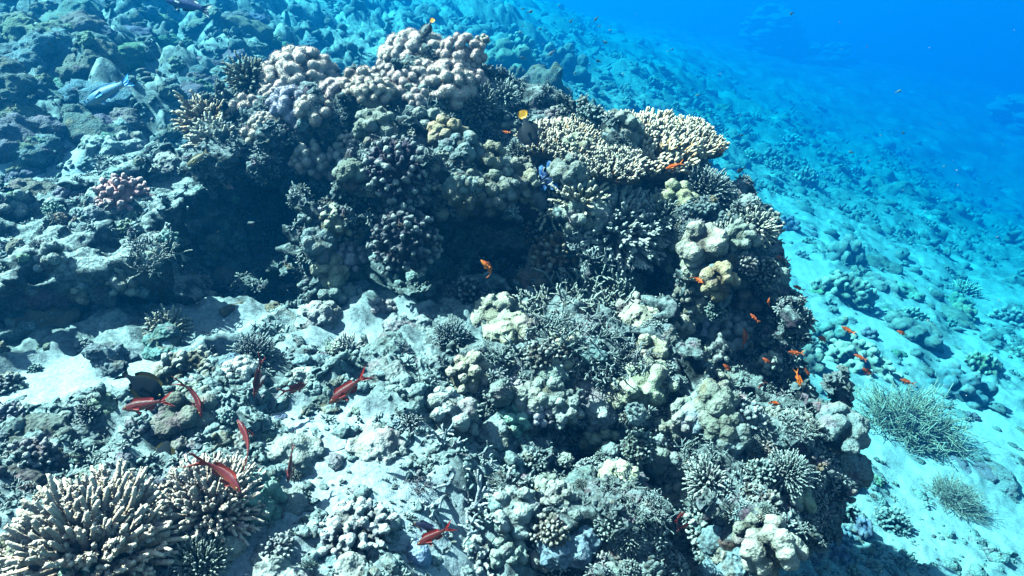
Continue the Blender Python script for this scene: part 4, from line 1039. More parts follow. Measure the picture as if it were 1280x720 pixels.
while count < 34:
    px, py = r.uniform(0, 360), r.uniform(150, 420)
    h = hit(px, py)
    if h is None or h[3] != 'rock_ledge': continue
    place(px, py, r.choice([12, 15, 18, 24, 30]), r.choice(lobs + b_med + kn + bo[:4] + sl), tuple(c * r.uniform(.7, 1.15) for c in (0.368, 0.440, 0.412)),
          'small sandy coloured coral lump dotted over the left ledge', group='small lumps on the left ledge', up=(.7, .5)); count += 1
count = 0
while count < 90:
    px, py = r.uniform(0, 760), r.uniform(430, 720)
    h = hit(px, py)
    if h is None or h[3] != 'seabed' or h[2] > 2.6 or (400 < px < 610 and 530 < py < 700 and r.random() < .8): continue
    kind = r.choice([0, 0, 1, 1, 2, 3])
    lab, grp, mm, col = [('loose grey stone lying on the foreground seabed', 'loose stones in the foreground', bo, (0.280, 0.350, 0.350)), ('crusty knobbed lump growing on the foreground seabed', 'knobbed lumps in the foreground', lobs + kn + [slb], (0.320, 0.395, 0.381)),
          ('short branching coral tuft standing on the foreground seabed', 'coral tufts in the foreground', b_fine + b_med + st, (0.336, 0.420, 0.391)), ('flat crusty patch lying on the foreground seabed', 'crusty patches in the foreground', [knf] + plt_, (0.368, 0.450, 0.443))][kind]
    place(px, py, r.choice([18, 22, 28, 34, 44, 60]), r.choice(mm), tuple(c * r.uniform(.75, 1.2) for c in col), lab, group=grp, up=(.5, .5)); count += 1
# coral heads and boulders on the flat to the right and on the slope behind
def far_heads(n, x0, x1, y0, y1, lo, hi, dmin, dmax, label, group, meshes, col, drop=.25):
    c = 0; tries = 0
    while c < n and tries < 6000:
        tries += 1
        px, py = r.uniform(x0, x1), r.uniform(y0, y1); h = hit(px, py)
        if h is None or h[3] != 'seabed' or not dmin < h[2] < dmax: continue
        size = min(lo * (hi / lo) ** r.random() ** 1.5, .075 * h[2] ** 1.3)
        if 1070 < px < 1190 and 470 < py < 600 or 1140 < px < 1240 and 585 < py < 680 or (px > 1050 and py > 590 and lo > .1): continue
        place(px, py, size / h[2] * FPX, r.choice(meshes), tuple(q * r.uniform(.65, 1.15) for q in col), label, group=group, up=(.4, .6), sq=(1, r.uniform(.7, 1.2), r.uniform(.7, 1.4)), drop=drop, mat=M_turf); c += 1
mixh = bo + kn + lobs + [knf]
far_heads(70, 960, 1300, 190, 720, .12, .6, 2.4, 12, 'coral head or rough boulder standing on the pale flat right of the outcrop', 'coral heads on the right flat', mixh, (0.248, 0.305, 0.309))
far_heads(34, 960, 1130, 520, 720, .06, .16, 1.5, 4.2, 'small crusty coral lump in the rubble at the right foot of the outcrop', 'lumps at the right foot of the outcrop', kn + lobs + bo + kfine, (.28, .32, .33))
far_heads(70, 560, 1100, 30, 230, .3, 1.1, 4.5, 24, 'hazy blue coral head on the reef slope behind the outcrop', 'coral heads behind the outcrop', mixh, (0.200, 0.245, 0.247))
far_heads(90, -10, 430, -10, 240, .15, .6, 2.8, 12, 'rough boulder on the rising reef slope at the upper left', 'boulders on the upper left slope', bo, (0.248, 0.295, 0.288))
far_heads(24, -10, 360, -10, 200, .7, 1.6, 3.6, 14, 'large craggy rock jutting from the rising reef slope at the upper left', 'large rocks on the upper left slope', bo, (0.192, 0.235, 0.232), .45)
# ------------------------------------------------------------------ pinnacles in the haze
pin = [var(pinnacle, 400 + k) for k in range(3)]
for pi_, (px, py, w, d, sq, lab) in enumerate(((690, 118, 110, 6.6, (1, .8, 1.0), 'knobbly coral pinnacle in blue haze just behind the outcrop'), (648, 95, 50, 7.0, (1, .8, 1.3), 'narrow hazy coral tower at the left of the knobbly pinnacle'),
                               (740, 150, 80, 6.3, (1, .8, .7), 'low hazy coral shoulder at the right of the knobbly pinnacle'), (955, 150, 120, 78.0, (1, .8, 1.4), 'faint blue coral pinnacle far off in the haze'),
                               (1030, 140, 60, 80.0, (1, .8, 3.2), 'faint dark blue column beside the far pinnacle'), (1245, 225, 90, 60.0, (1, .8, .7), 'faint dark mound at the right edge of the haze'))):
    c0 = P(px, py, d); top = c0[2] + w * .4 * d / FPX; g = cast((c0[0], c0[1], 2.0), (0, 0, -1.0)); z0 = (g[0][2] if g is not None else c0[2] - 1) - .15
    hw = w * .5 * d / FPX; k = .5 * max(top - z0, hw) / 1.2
    o = link('coral_pinnacle', pin[pi_ % 3], M_rub, M=matrix((c0[0], c0[1], z0 + 1.2 * k), frame((0, 0, 1.0), random.random() * 6), (hw, hw, k)), color=(.20, .20, .18) if d < 20 else (.42, .48, .50)); tag(o, lab, 'rock')  # distant ones coloured paler, painting in the haze they fade into

# ------------------------------------------------------------------ giant clam: two fluted valves and a wavy blue mantle
h = hit(694, 224)
clam = bpy.data.objects.new('giant_clam', None); COL.objects.link(clam)
s = 0.072
clam.matrix_world = matrix(h[0] + unit(h[1] + np.array([0, 0, .6])) * .035, frame(unit(h[1] * .7 + np.array([0, -.1, .8])), 0.9), s)
tag(clam, 'giant clam with a wavy bright blue mantle wedged beside pale knobbed corals', 'clam')
def valve(sgn):
    na, nq = 60, 12; a = np.linspace(-1, 1, na); q = np.linspace(0.05, 1, nq); A, Qq = np.meshgrid(a, q, indexing='ij')
    flute = 1 + .10 * np.cos(A * 14)
    X = A * 1.05 * (0.25 + .75 * Qq ** .7) ; Z = -0.9 + Qq * 1.0 + .14 * np.cos(A * 14) * Qq ** 2 - .25 * A ** 2 * Qq; Y = sgn * (.55 * np.sin(Qq * 1.9) * (1 - .75 * A ** 2) * flute + .02)
    o_ = np.stack([X, Y, Z], -1).reshape(-1, 3); i_ = o_ * np.array([.95, .88, 1]) + np.array([0, 0, .03]); n_ = na * nq
    i = np.arange(n_).reshape(na, nq); qd = np.stack([i[:-1, :-1], i[:-1, 1:], i[1:, 1:], i[1:, :-1]], -1).reshape(-1, 4)
    e = np.stack([i[:-1, -1], i[1:, -1], i[1:, -1] + n_, i[:-1, -1] + n_], -1)
    return mesh_from('valve', np.concatenate([o_, i_]), [qd, qd[:, ::-1] + n_, e], {'tip': np.tile(Qq.ravel(), 2)})
def mantle(sgn):
    na, nq = 90, 10; a = np.linspace(-1, 1, na); q = np.linspace(0, 1, nq); A, Qq = np.meshgrid(a, q, indexing='ij')
    X = A * 1.12; Y = sgn * (.03 + Qq * .72 * (1 - .6 * A ** 2) * (1 + .3 * np.cos(A * 14))); Z = .10 + .12 * np.cos(A * 14 + Qq) * Qq - .25 * A ** 2 - .14 * Qq ** 2 + .05 * np.sin(A * 40) * Qq
    t_ = np.stack([X, Y, Z], -1).reshape(-1, 3); b_ = t_ - np.array([0, 0, .06]); n_ = na * nq
    i = np.arange(n_).reshape(na, nq); qd = np.stack([i[:-1, :-1], i[:-1, 1:], i[1:, 1:], i[1:, :-1]], -1).reshape(-1, 4)
    e = np.concatenate([np.stack([i[:-1, k], i[1:, k], i[1:, k] + n_, i[:-1, k] + n_], -1) for k in (0, -1)])
    return mesh_from('mantle', np.concatenate([t_, b_]), [qd, qd[:, ::-1] + n_, e], {'edge': np.tile(Qq.ravel(), 2)})
M_clam, n, b = new_mat('clam_mantle'); v = coords(n)
base = ramp(n, attr(n, 'edge'), [(0.0, (.005, .008, .02)), (.45, (.01, .02, .08)), (.72, (.02, .06, .24)), (.86, (.10, .22, .42)), (1.0, (.01, .03, .10))])
n.links.new(mixc(n, ramp(n, voro(n, v, 160), [(.25, (1, 1, 1)), (.4, (0, 0, 0))]), base, (.03, .10, .26)), b.inputs['Base Color']); b.inputs['Roughness'].default_value = .5
for sg in (-1, 1):
    link('shell_valve', valve(sg), M_lobe, parent=clam, color=SANDY); link('mantle', mantle(sg), M_clam, parent=clam)

# ------------------------------------------------------------------ fish
def fish_mesh(name, prof, width, tail, dorsal, anal, bend=0.0, pect=0.16):
    """x from snout 0 to tail root 1, z up, y sideways; prof: (x, belly z, back z); fins are thin solid sheets joined into the body mesh"""
    pr_ = np.array(prof); nx, na = 30, 18; x = np.linspace(0, 1, nx) ** 1.15; lo = np.interp(x, pr_[:, 0], pr_[:, 1]); hi = np.interp(x, pr_[:, 0], pr_[:, 2])
    ker = np.array([1, 2, 1]) / 4
    for arr in (lo, hi): arr[1:-1] = np.convolve(arr, ker, 'valid')
    cz, hz = (lo + hi) / 2, (hi - lo) / 2; a = np.linspace(0, 2 * np.pi, na, endpoint=False)
    wy = width * np.interp(x, [0, .08, .3, .6, 1], [.25, .6, 1, .75, .16])
    Xg = np.repeat(x, na).reshape(nx, na); Yg = wy[:, None] * np.cos(a) * (1 - .15 * np.sin(a)); Zg = cz[:, None] + hz[:, None] * np.sin(a)
    V = np.stack([Xg, Yg, Zg], -1).reshape(-1, 3); i = np.arange(nx * na).reshape(nx, na); j = np.roll(i, -1, 1)
    F4 = [np.stack([i[:-1], i[1:], j[1:], j[:-1]], -1).reshape(-1, 4)]
    V = np.concatenate([V, [[-.012, 0, cz[0]], [1.005, 0, cz[-1]]]]); c0, c1 = nx * na, nx * na + 1
    F3 = [np.stack([j[0], np.full(na, c0), i[0]], -1), np.stack([i[-1], np.full(na, c1), j[-1]], -1)]
    part = np.zeros(len(V)); back = np.concatenate([(np.repeat(np.sin(a)[None], nx, 0) * .5 + .5).ravel(), [.5, .5]])
    Vs, P_, B_ = [V], [part], [back]; off = len(V)
    def sheet(top, bot, code, thick=.010, yoff=0.0, yout=0.0):
        nonlocal off
        top, bot = np.array(top, float), np.array(bot, float); m = len(top); k = 5; t = np.linspace(0, 1, k)
        g = bot[:, None] * (1 - t)[None, :, None] + top[:, None] * t[None, :, None]
        y = yoff + yout * t[None, :] + 0 * g[..., 0]; th2 = thick * (1 - .8 * t)[None] * np.sign(1)
        L_ = np.stack([g[..., 0], y + th2, g[..., 1]], -1).reshape(-1, 3); R_ = np.stack([g[..., 0], y - th2, g[..., 1]], -1).reshape(-1, 3); q = np.arange(m * k).reshape(m, k); N_ = m * k
        f = np.stack([q[:-1, :-1], q[:-1, 1:], q[1:, 1:], q[1:, :-1]], -1).reshape(-1, 4)
        ed = [np.stack([e_[:-1], e_[1:], e_[1:] + N_, e_[:-1] + N_], -1) for e_ in (q[:, 0], q[:, -1][::-1], q[0][::-1], q[-1])]
        F4.append(np.concatenate([f[:, ::-1], f + N_] + ed) + off)
        Vs.append(np.concatenate([L_, R_])); P_.append(np.full(2 * N_, code)); B_.append(np.tile(np.tile(t, m), 2)); off += 2 * N_
    for up_ in tail: sheet(up_[0], up_[1], 1.0)
    if dorsal: sheet(dorsal[0], dorsal[1], .5)
    if anal: sheet(anal[0], anal[1], .5)
    zc = float(np.interp(.28, x, cz)); w28 = float(np.interp(.28, x, wy))
    for sg in (-1, 1):
        sheet([(.32 + pect, zc + .02), (.36 + pect, zc - .04), (.34 + pect, zc - .10)], [(.29, zc - .005), (.295, zc - .03), (.29, zc - .055)], .5, .006, sg * w28 * .92, sg * .09)
        sheet([(.42, float(np.interp(.35, x, lo)) - .10), (.46, float(np.interp(.38, x, lo)) - .05)], [(.31, float(np.interp(.31, x, lo)) + .012), (.36, float(np.interp(.36, x, lo)) + .012)], .5, .006, sg * w28 * .25, sg * .03)
    V = np.concatenate(Vs)
    if bend:                                                             # the body swings sideways towards the tail
        ang = bend * np.maximum(0, V[:, 0] - .25) ; xs = np.maximum(0, V[:, 0] - .25)
        X2 = .25 + np.where(np.abs(ang) > 1e-5, np.sin(ang) / (bend), xs); Y2 = (1 - np.cos(ang)) / bend
        m = V[:, 0] > .25; y0 = V[:, 1].copy()
        V[m, 0] = X2[m] - np.sin(ang[m]) * y0[m]; V[m, 1] = Y2[m] + np.cos(ang[m]) * y0[m]
    return mesh_from(name, V, [np.concatenate(F4), np.concatenate(F3)], {'fin': np.concatenate(P_), 'back': np.concatenate(B_), 'along': np.clip(np.concatenate([u_[:, 0] for u_ in Vs]), 0, 1.4)}), (x, cz, hz, wy)
P_ANTH = [(0, -.015, .015), (.05, -.055, .05), (.15, -.105, .095), (.3, -.14, .125), (.45, -.14, .12), (.62, -.11, .095), (.8, -.07, .06), (.92, -.045, .045), (1, -.048, .048)]
T_ANTH = [([(1.0, .05), (1.12, .11), (1.25, .17), (1.38, .21)], [(.98, -.01), (1.08, .02), (1.16, .05), (1.33, .185)]), ([(1.0, -.05), (1.12, -.11), (1.25, -.165), (1.36, -.20)], [(.98, .01), (1.08, -.02), (1.16, -.05), (1.31, -.18)]),
          ([(.98, .045), (1.10, .035), (1.13, 0)], [(.98, -.045), (1.10, -.035), (1.13, -.003)])]
D_ANTH = ([(.25, .17), (.34, .22), (.45, .20), (.6, .18), (.75, .17), (.85, .11)], [(.24, .115), (.34, .115), (.45, .112), (.6, .09), (.72, .068), (.80, .055)])
A_ANTH = ([(.60, -.15), (.70, -.19), (.80, -.16), (.86, -.10)], [(.57, -.105), (.66, -.09), (.74, -.075), (.80, -.06)])
P_SURG = [(0, -.03, .02), (.05, -.10, .08), (.15, -.19, .19), (.3, -.245, .26), (.5, -.245, .265), (.7, -.19, .20), (.85, -.09, .09), (.94, -.045, .045), (1, -.05, .05)]
T_SURG = [([(1, .05), (1.1, .14), (1.25, .27)], [(.98, -.01), (1.05, .02), (1.16, .10)]), ([(1, -.05), (1.1, -.14), (1.25, -.27)], [(.98, .01), (1.05, -.02), (1.16, -.10)]), ([(.98, .045), (1.1, .06), (1.13, 0)], [(.98, -.045), (1.1, -.06), (1.13, -.005)])]
D_SURG = ([(.2, .29), (.4, .35), (.6, .34), (.78, .26), (.88, .15)], [(.18, .20), (.36, .255), (.56, .235), (.74, .155), (.84, .09)])
A_SURG = ([(.38, -.30), (.55, -.33), (.75, -.26), (.87, -.14)], [(.36, -.23), (.52, -.23), (.72, -.165), (.84, -.09)])
P_PARR = [(0, -.03, .04), (.05, -.09, .09), (.15, -.13, .135), (.35, -.155, .155), (.6, -.14, .13), (.8, -.095, .085), (.93, -.065, .065), (1, -.075, .075)]
T_PARR = [([(1, .075), (1.1, .12), (1.22, .17)], [(.98, -.01), (1.1, .02), (1.17, .05)]), ([(1, -.075), (1.1, -.12), (1.22, -.17)], [(.98, .01), (1.1, -.02), (1.17, -.05)]), ([(.98, .07), (1.1, .05), (1.16, 0)], [(.98, -.07), (1.1, -.05), (1.16, -.005)])]
D_PARR = ([(.25, .20), (.5, .20), (.75, .15), (.87, .10)], [(.22, .14), (.48, .14), (.72, .10), (.84, .07)])
A_PARR = ([(.55, -.19), (.7, -.17), (.85, -.11)], [(.52, -.14), (.68, -.115), (.82, -.08)])
T_ROUND = [([(.97, .05), (1.06, .13), (1.15, .16), (1.22, .12), (1.25, 0)], [(.97, -.05), (1.06, -.13), (1.15, -.16), (1.22, -.12), (1.25, -.01)])]
P_DAM = [(0, -.03, .03), (.06, -.12, .11), (.2, -.22, .21), (.4, -.26, .25), (.6, -.22, .21), (.8, -.12, .12), (.93, -.06, .06), (1, -.065, .065)]
FM = {'anthias': fish_mesh('anthias', P_ANTH, .075, T_ANTH, D_ANTH, A_ANTH), 'anthias_bent': fish_mesh('anthias', P_ANTH, .075, T_ANTH, D_ANTH, A_ANTH, bend=1.0), 'anthias_bent2': fish_mesh('anthias', P_ANTH, .075, T_ANTH, D_ANTH, A_ANTH, bend=-0.8),
      'curled': fish_mesh('anthias', P_ANTH, .085, T_ANTH, D_ANTH, A_ANTH, bend=1.9),
      'surgeon': fish_mesh('surgeonfish', P_SURG, .09, T_SURG, D_SURG, A_SURG), 'surgeon_bent': fish_mesh('surgeonfish', P_SURG, .09, T_SURG, D_SURG, A_SURG, bend=-.6), 'parrot': fish_mesh('parrotfish', P_PARR, .10, T_PARR, D_PARR, A_PARR),
      'yellowtail': fish_mesh('damselfish', P_SURG, .09, T_ROUND, D_SURG, A_SURG), 'damsel': fish_mesh('damselfish', P_DAM, .09, T_PARR, None, None)}
def fish_mat(name, back, flank, belly, fin, tail, lines=0.0, linecol=(0, 0, 0), rough=.45):
    m, n, b = new_mat(name); v = coords(n, True)
    c = ramp(n, attr(n, 'back'), [(0.08, belly), (.45, flank), (.80, back)])
    c = mixc(n, math_(n, 'MULTIPLY', ramp(n, voro(n, v, 46), [(.2, (0, 0, 0)), (.5, (1, 1, 1))]), .25), c, tuple(x * .5 for x in flank))   # scales
    if lines:
        w = n.nodes.new('ShaderNodeTexWave'); w.bands_direction = 'Z'; w.inputs['Scale'].default_value = 9; w.inputs['Distortion'].default_value = 1.2; n.links.new(v, w.inputs['Vector'])
        c = mixc(n, math_(n, 'MULTIPLY', ramp(n, w.outputs[1], [(.7, (0, 0, 0)), (.85, (1, 1, 1))]), lines), c, linecol)
    f = attr(n, 'fin')
    c = mixc(n, math_(n, 'GREATER_THAN', f, .25), c, fin); c = mixc(n, math_(n, 'GREATER_THAN', f, .75), c, tail)
    n.links.new(c, b.inputs['Base Color']); b.inputs['Roughness'].default_value = rough; b.inputs['Specular IOR Level'].default_value = .35 if rough < .7 else .04
    bump(n, b, voro(n, v, 46), .15, .02); return m
FMAT = {'red': fish_mat('red_fish', (.11, .008, .010), (.27, .030, .022), (.62, .30, .20), (.30, .018, .014), (.38, .018, .008)),
        'rose': fish_mat('rose_fish', (.20, .022, .035), (.36, .06, .04), (.66, .30, .18), (.34, .035, .025), (.45, .03, .01)),
        'orange': fish_mat('orange_fish', (.85, .10, .01), (.95, .14, .008), (.95, .26, .02), (.90, .16, .01), (.95, .18, .01)),
        'dusk': fish_mat('dusky_orange_fish', (.60, .08, .02), (.75, .11, .02), (.8, .2, .05), (.6, .10, .02), (.75, .14, .02)),
        'navy': fish_mat('navy_fish', (.02, .02, .05), (.025, .025, .07), (.35, .12, .02), (.03, .03, .08), (.06, .03, .05)),
        'surgeon': fish_mat('dark_lined_fish', (.010, .009, .008), (.012, .011, .012), (.016, .014, .014), (.04, .032, .012), (.01, .01, .012), .6, (.02, .045, .07), .75),
        'parrot': fish_mat('pale_blue_fish', (.06, .20, .34), (.10, .30, .48), (.40, .55, .62), (.08, .30, .60), (.10, .40, .90)),
        'yellowtail': fish_mat('black_fish', (.012, .012, .016), (.016, .016, .02), (.02, .02, .025), (.012, .012, .016), (.95, .36, .005)),
        'damsel': fish_mat('black_damsel', (.015, .015, .02), (.02, .02, .03), (.03, .03, .04), (.02, .02, .03), (.02, .02, .03)),
        'purple': fish_mat('purple_blue_fish', (.03, .04, .14), (.05, .08, .26), (.09, .13, .35), (.015, .02, .05), (.02, .03, .08)),
        'brown': fish_mat('brown_fish', (.16, .11, .05), (.24, .18, .10), (.42, .36, .26), (.25, .16, .04), (.2, .15, .08)),
        'tiny': fish_mat('pale_fish', (.25, .32, .36), (.38, .45, .48), (.5, .55, .55), (.3, .4, .45), (.3, .4, .45))}
M_eye, n, b = new_mat('fish_eye'); nz = n.nodes.new('ShaderNodeTexCoord')
xl = n.nodes.new('ShaderNodeVectorMath'); xl.operation = 'LENGTH'; mp = n.nodes.new('ShaderNodeVectorMath'); mp.operation = 'MULTIPLY'; mp.inputs[1].default_value = (1, 0, 1)
n.links.new(nz.outputs['Object'], mp.inputs[0]); n.links.new(mp.outputs[0], xl.inputs[0])
n.links.new(ramp(n, xl.outputs['Value'], [(.0, (.005, .005, .005)), (.55, (.005, .005, .005)), (.62, (.75, .55, .2)), (1, (.4, .25, .1))]), b.inputs['Base Color']); b.inputs['Roughness'].default_value = .15
u_ = np.linspace(0, 2 * np.pi, 12, endpoint=False); v_ = np.linspace(.1, np.pi - .1, 8); U_, V_ = np.meshgrid(u_, v_, indexing='ij')
ev = np.stack([np.sin(V_) * np.cos(U_), np.sin(V_) * np.sin(U_), np.cos(V_)], -1).reshape(-1, 3); ei = np.arange(96).reshape(12, 8); ej = np.roll(ei, -1, 0)
EYE = mesh_from('eye', ev, [np.stack([ei[:, :-1], ei[:, 1:], ej[:, 1:], ej[:, :-1]], -1).reshape(-1, 4)[:, ::-1], ei[:, 0][None, ::-1], ei[:, -1][None]])
EYE.materials.append(M_eye)
def fish(shape, mat, head, tail, d, label, name='fish', dt=0.0, roll=0.0, group=None, eyes=True, ref=(0, 0, 1.0), length=1.28):
    """head and tail tip as seen in the picture; d the distance of the head, dt how much farther the tail is"""
    me, (x, cz, hz, wy) = FM[shape]
    A, B = P(*head, d), P(*tail, d + dt)
    s = np.linalg.norm(B - A) / length; X = unit(B - A); Zr = np.array(ref, float); Y = unit(np.cross(Zr, X)); Z = np.cross(X, Y)
    Y, Z = math.cos(roll) * Y + math.sin(roll) * Z, math.cos(roll) * Z - math.sin(roll) * Y
    o = link(name, me.copy(), FMAT[mat], M=matrix(A, np.stack([X, Y, Z], 1), s)); tag(o, label, 'fish', group)
    if eyes:
        ez = float(np.interp(.10, x, cz) + .25 * np.interp(.10, x, hz)); ew = float(np.interp(.10, x, wy))
        for sg in (-1, 1):
            e = link('eye', EYE, parent=o); e.location = (.10, sg * ew * .86, ez); e.scale = (.030, .016, .030)
    return o
up_cam = tuple(Up)
fish('anthias', 'red', (153, 511), (214, 499), 1.35, 'rosy red fish swimming left, seen side on above the dark lined fish', ref=up_cam, name='red_fish')
fish('anthias_bent', 'red', (252, 521), (243, 466), 1.42, 'slim red fish, tail up, in front of the brown knuckled coral', dt=.05, name='red_fish', roll=.2)
fish('anthias', 'red', (318, 496), (327, 446), 1.52, 'slim dark red fish, tail up, before the white fuzzy mound', dt=.05, name='red_fish', roll=-.2)
fish('anthias_bent2', 'rose', (383, 480), (355, 492), 1.5, 'pinkish red fish turning away with its forked tail towards us', dt=-.05, name='red_fish', ref=up_cam, length=1.2)
fish('anthias', 'red', (412, 504), (460, 466), 1.42, 'red fish angled down to the left over the grey rocks in the middle', ref=up_cam, name='red_fish')
fish('anthias_bent2', 'rose', (297, 525), (329, 577), 1.30, 'rosy fish seen from above, head up, over the dark hollow', dt=-.04, name='red_fish')
fish('anthias_bent', 'rose', (301, 615), (262, 560), 1.12, 'orange red fish hanging over the second foreground finger coral', dt=.05, name='red_fish', roll=.3)
fish('anthias', 'rose', (360, 603), (366, 555), 1.30, 'small rosy fish, tail up, beside the grey boulder coral', dt=.05, name='red_fish')
fish('anthias', 'red', (521, 681), (566, 657), 1.12, 'red fish above the smooth pale blue dome at the bottom', ref=up_cam, name='red_fish')
fish('anthias', 'navy', (516, 653), (556, 667), 1.16, 'navy blue fish with an orange belly just behind the red one at the bottom', ref=up_cam, name='dark_fish')
fish('surgeon', 'surgeon', (205, 498), (146, 462), 1.47, 'dark speckled brown fish facing right above the rosy red fish', ref=up_cam, name='surgeonfish')
fish('surgeon_bent', 'surgeon', (196, 606), (208, 526), 1.38, 'dark fish with fine blue lines, head down behind the foreground corals', ref=(.9, -.3, .2), name='surgeonfish', dt=.02)
fish('curled', 'orange', (601, 325), (621, 341), 2.02, 'bright orange fish curling in front of the dark central cave', ref=up_cam, name='orange_fish', roll=-.5, length=1.0)
fish('anthias_bent', 'orange', (879, 354), (866, 344), 2.05, 'bright orange fish facing right on the right column of lobes', ref=up_cam, name='orange_fish', dt=.03)
fish('yellowtail', 'yellowtail', (668, 188), (651, 136), 2.38, 'black fish with a round yellow tail, head down left of the table corals', ref=(-.8, .3, .3), name='yellow_tailed_fish')
fish('yellowtail', 'yellowtail', (527, 48), (542, 22), 2.7, 'black fish with a yellow tail at the very top of the outcrop', ref=(-.8, .3, .3), name='yellow_tailed_fish')
fish('parrot', 'parrot', (108, 129), (164, 99), 2.7, 'pale blue parrot like fish swimming down left over the upper left slope', ref=up_cam, name='pale_blue_fish', length=1.22)
fish('parrot', 'purple', (205, -4), (264, 14), 3.3, 'dark purplish blue fish cut by the top edge at the upper left', ref=up_cam, name='purple_blue_fish', length=1.22)
fish('parrot', 'brown', (234, 208), (260, 188), 2.1, 'brown fish hovering over the ledge beside the cave mouth', ref=up_cam, name='brown_fish', length=1.22)
for (hx, hy, tx, ty, d, lab) in ((432, 90, 441, 94, 3.4, 'small black fish right of the big pink mound on the knoll'), (868, 200, 876, 204, 2.9, 'small dark fish under the outer table coral'), (921, 215, 932, 209, 3.2, 'small dark fish in open water right of the table corals'),
                                 (883, 190, 890, 187, 3.0, 'small dark fish just below the outer table coral tip'), (925, 170, 931, 168, 4.5, 'tiny dark fish right of the outer table coral'), (745, 75, 752, 78, 5.0, 'tiny dark fish near the hazy pinnacle')):
    fish('damsel', 'damsel', (hx, hy), (tx, ty), d, lab, name='small_dark_fish', ref=up_cam, length=1.22)
ORA = [(1001, 483, 996, 466, 'orange', 2.0, 'orange fish, head down, at the foot of the shaded right wall'), (963, 536, 971, 555, 'orange', 1.85, 'bright orange fish, head up, over the fine dark branched coral'),
       (976, 577, 986, 600, 'orange', 1.85, 'orange fish, head up, lowest on the right slope'), (949, 575, 962, 567, 'dusk', 1.9, 'dull orange fish left of the lowest one on the right slope'),
       (1022, 512, 1033, 531, 'orange', 2.1, 'orange fish beside the grey lobed coral near the feathery bush'), (930, 411, 934, 434, 'dusk', 2.15, 'dark orange fish upright against the dark puffy soft corals'),
       (904, 455, 916, 466, 'dusk', 2.1, 'dusky orange fish in the shade below the puffy soft corals'), (968, 321, 983, 326, 'orange', 2.4, 'orange fish at the right edge of the outcrop, topmost of the small shoal'),
       (977, 331, 985, 337, 'dusk', 2.45, 'dusky fish just under the topmost orange one of the shoal'), (991, 357, 1003, 362, 'dusk', 2.6, 'dusky red fish over blue sand, right in the small shoal'), (985, 352, 976, 356, 'dusk', 2.5, 'dusky fish nearest the wall in the small shoal'),
       (975, 402, 983, 415, 'orange', 2.3, 'orange fish against pale sand beside the shaded wall'), (985, 388, 994, 399, 'dusk', 2.35, 'dusky orange fish above the one against pale sand'), (1022, 421, 1037, 427, 'dusk', 2.5, 'dark red fish over the pale sand patch'),
       (1067, 443, 1081, 448, 'dusk', 2.6, 'red brown fish over the wide pale table coral'), (1078, 460, 1093, 470, 'dusk', 2.6, 'red brown fish at the lower rim of the wide pale table coral'), (1125, 474, 1140, 479, 'dusk', 2.7, 'red brown fish right of the wide pale table coral'),
       (1121, 413, 1133, 419, 'dusk', 2.9, 'small red brown fish below the large rugged rock'), (934, 248, 946, 251, 'dusk', 2.5, 'small red fish beyond the grey cauliflower coral'), (832, 211, 848, 206, 'orange', 2.35, 'small orange fish under the largest table coral'),
       (856, 640, 845, 648, 'red', 1.6, 'small red fish in the crevice beside the bluish lump'), (862, 655, 850, 660, 'red', 1.6, 'lower small red fish in the crevice beside the bluish lump'), (953, 447, 964, 455, 'dusk', 2.1, 'dusky fish low on the shaded right wall'),
       (628, 164, 636, 166, 'orange', 2.4, 'tiny orange fish left of the black yellow tailed fish')]
ro = random.Random(21)
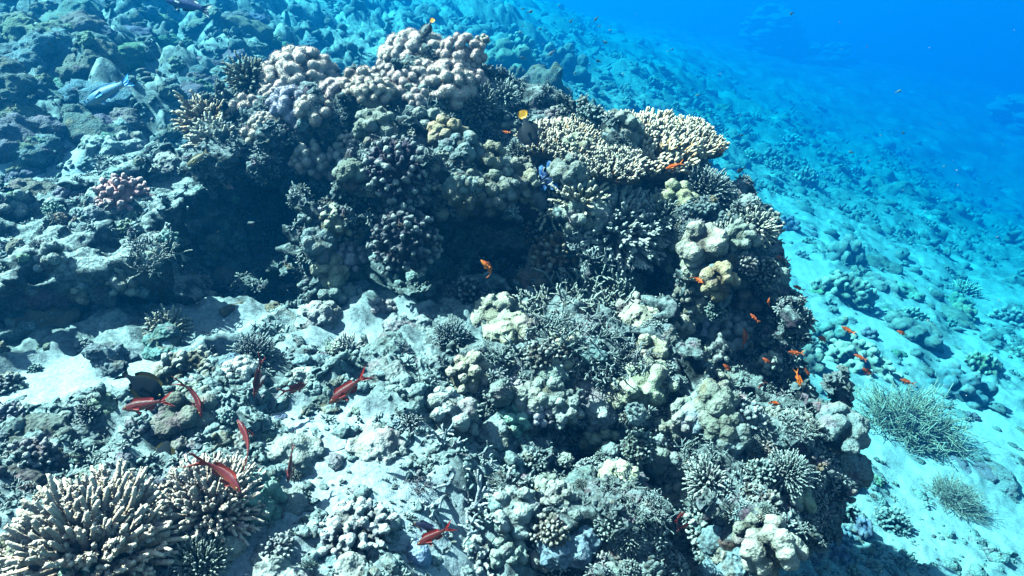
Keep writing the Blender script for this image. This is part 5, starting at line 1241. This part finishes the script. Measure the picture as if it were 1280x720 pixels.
for k, (x, y) in enumerate(((938, 392), (962, 372), (948, 486), (975, 505), (1004, 548), (918, 498), (1012, 470), (1040, 494), (985, 440), (958, 610), (1045, 545), (1052, 408))):
    a = ro.uniform(0, 6.28); l = ro.uniform(11, 18)
    ORA.append((x, y, x + l * math.cos(a), y + l * math.sin(a) * .6, ro.choice(['orange', 'dusk', 'dusk']), 1.9 if x < 960 else 2.05, 'ADD'))
for (hx, hy, tx, ty, mt, d, lab) in ORA:
    gr = None
    if lab == 'ADD': lab, gr = 'small orange fish of the loose shoal along the right flank of the outcrop', 'orange fish along the right flank'
    fish(random.choice(['anthias', 'anthias_bent', 'anthias_bent2']), mt, (hx, hy), (hx + (tx - hx) * 1.3, hy + (ty - hy) * 1.3), d, lab, name='orange_fish', ref=up_cam, dt=random.uniform(-.02, .02), eyes=mt == 'orange', group=gr, roll=random.uniform(-.3, .3))
rt = random.Random(4)
base_fish = FM['damsel'][0].copy(); base_fish.materials.append(FMAT['tiny'])
for k in range(30):
    px, py = rt.uniform(560, 1200), rt.uniform(5, 215)
    if k < 18: px, py = rt.uniform(640, 900), rt.uniform(5, 140)
    d = rt.uniform(3.2, 6.0); ln = rt.uniform(.018, .034); a = rt.uniform(-.6, .9) + (math.pi if rt.random() < .3 else 0)
    hh = hit(px, py)
    if hh is not None and hh[2] < d + .3: d = max(2.9, hh[2] - .4)
    X = unit(np.array([math.cos(a), rt.uniform(-.5, .5), math.sin(a)])); Y = unit(np.cross([0, 0, 1.0], X)); Z = np.cross(X, Y)
    o = link('tiny_fish', base_fish, M=matrix(P(px, py, d), np.stack([X, Y, Z], 1), ln)); tag(o, 'tiny pale fish drifting in the open blue water behind the outcrop', 'fish', 'tiny pale fish in open water')

# drifting specks in the water
rp = np.random.default_rng(77); n_p = 260; dd = rp.uniform(.7, 4.0, n_p); pts = np.array([P(x_, y_, q_) for x_, y_, q_ in zip(rp.uniform(-40, 1320, n_p), rp.uniform(-20, 740, n_p), dd)])
ok = np.array([(lambda h_: h_ is None or h_[2] > np.linalg.norm(c_) + .06)(cast((0, 0, 0), unit(c_))) for c_ in pts])
scatter('drifting_specks', sto[:2], pts[ok], unit(rp.normal(size=(ok.sum(), 3))), (rp.uniform(.0006, .0014, n_p) * dd / 1.6)[ok], M_rub, 'pale specks drifting in the water', 'particles', (.6, .62, .62), 5)
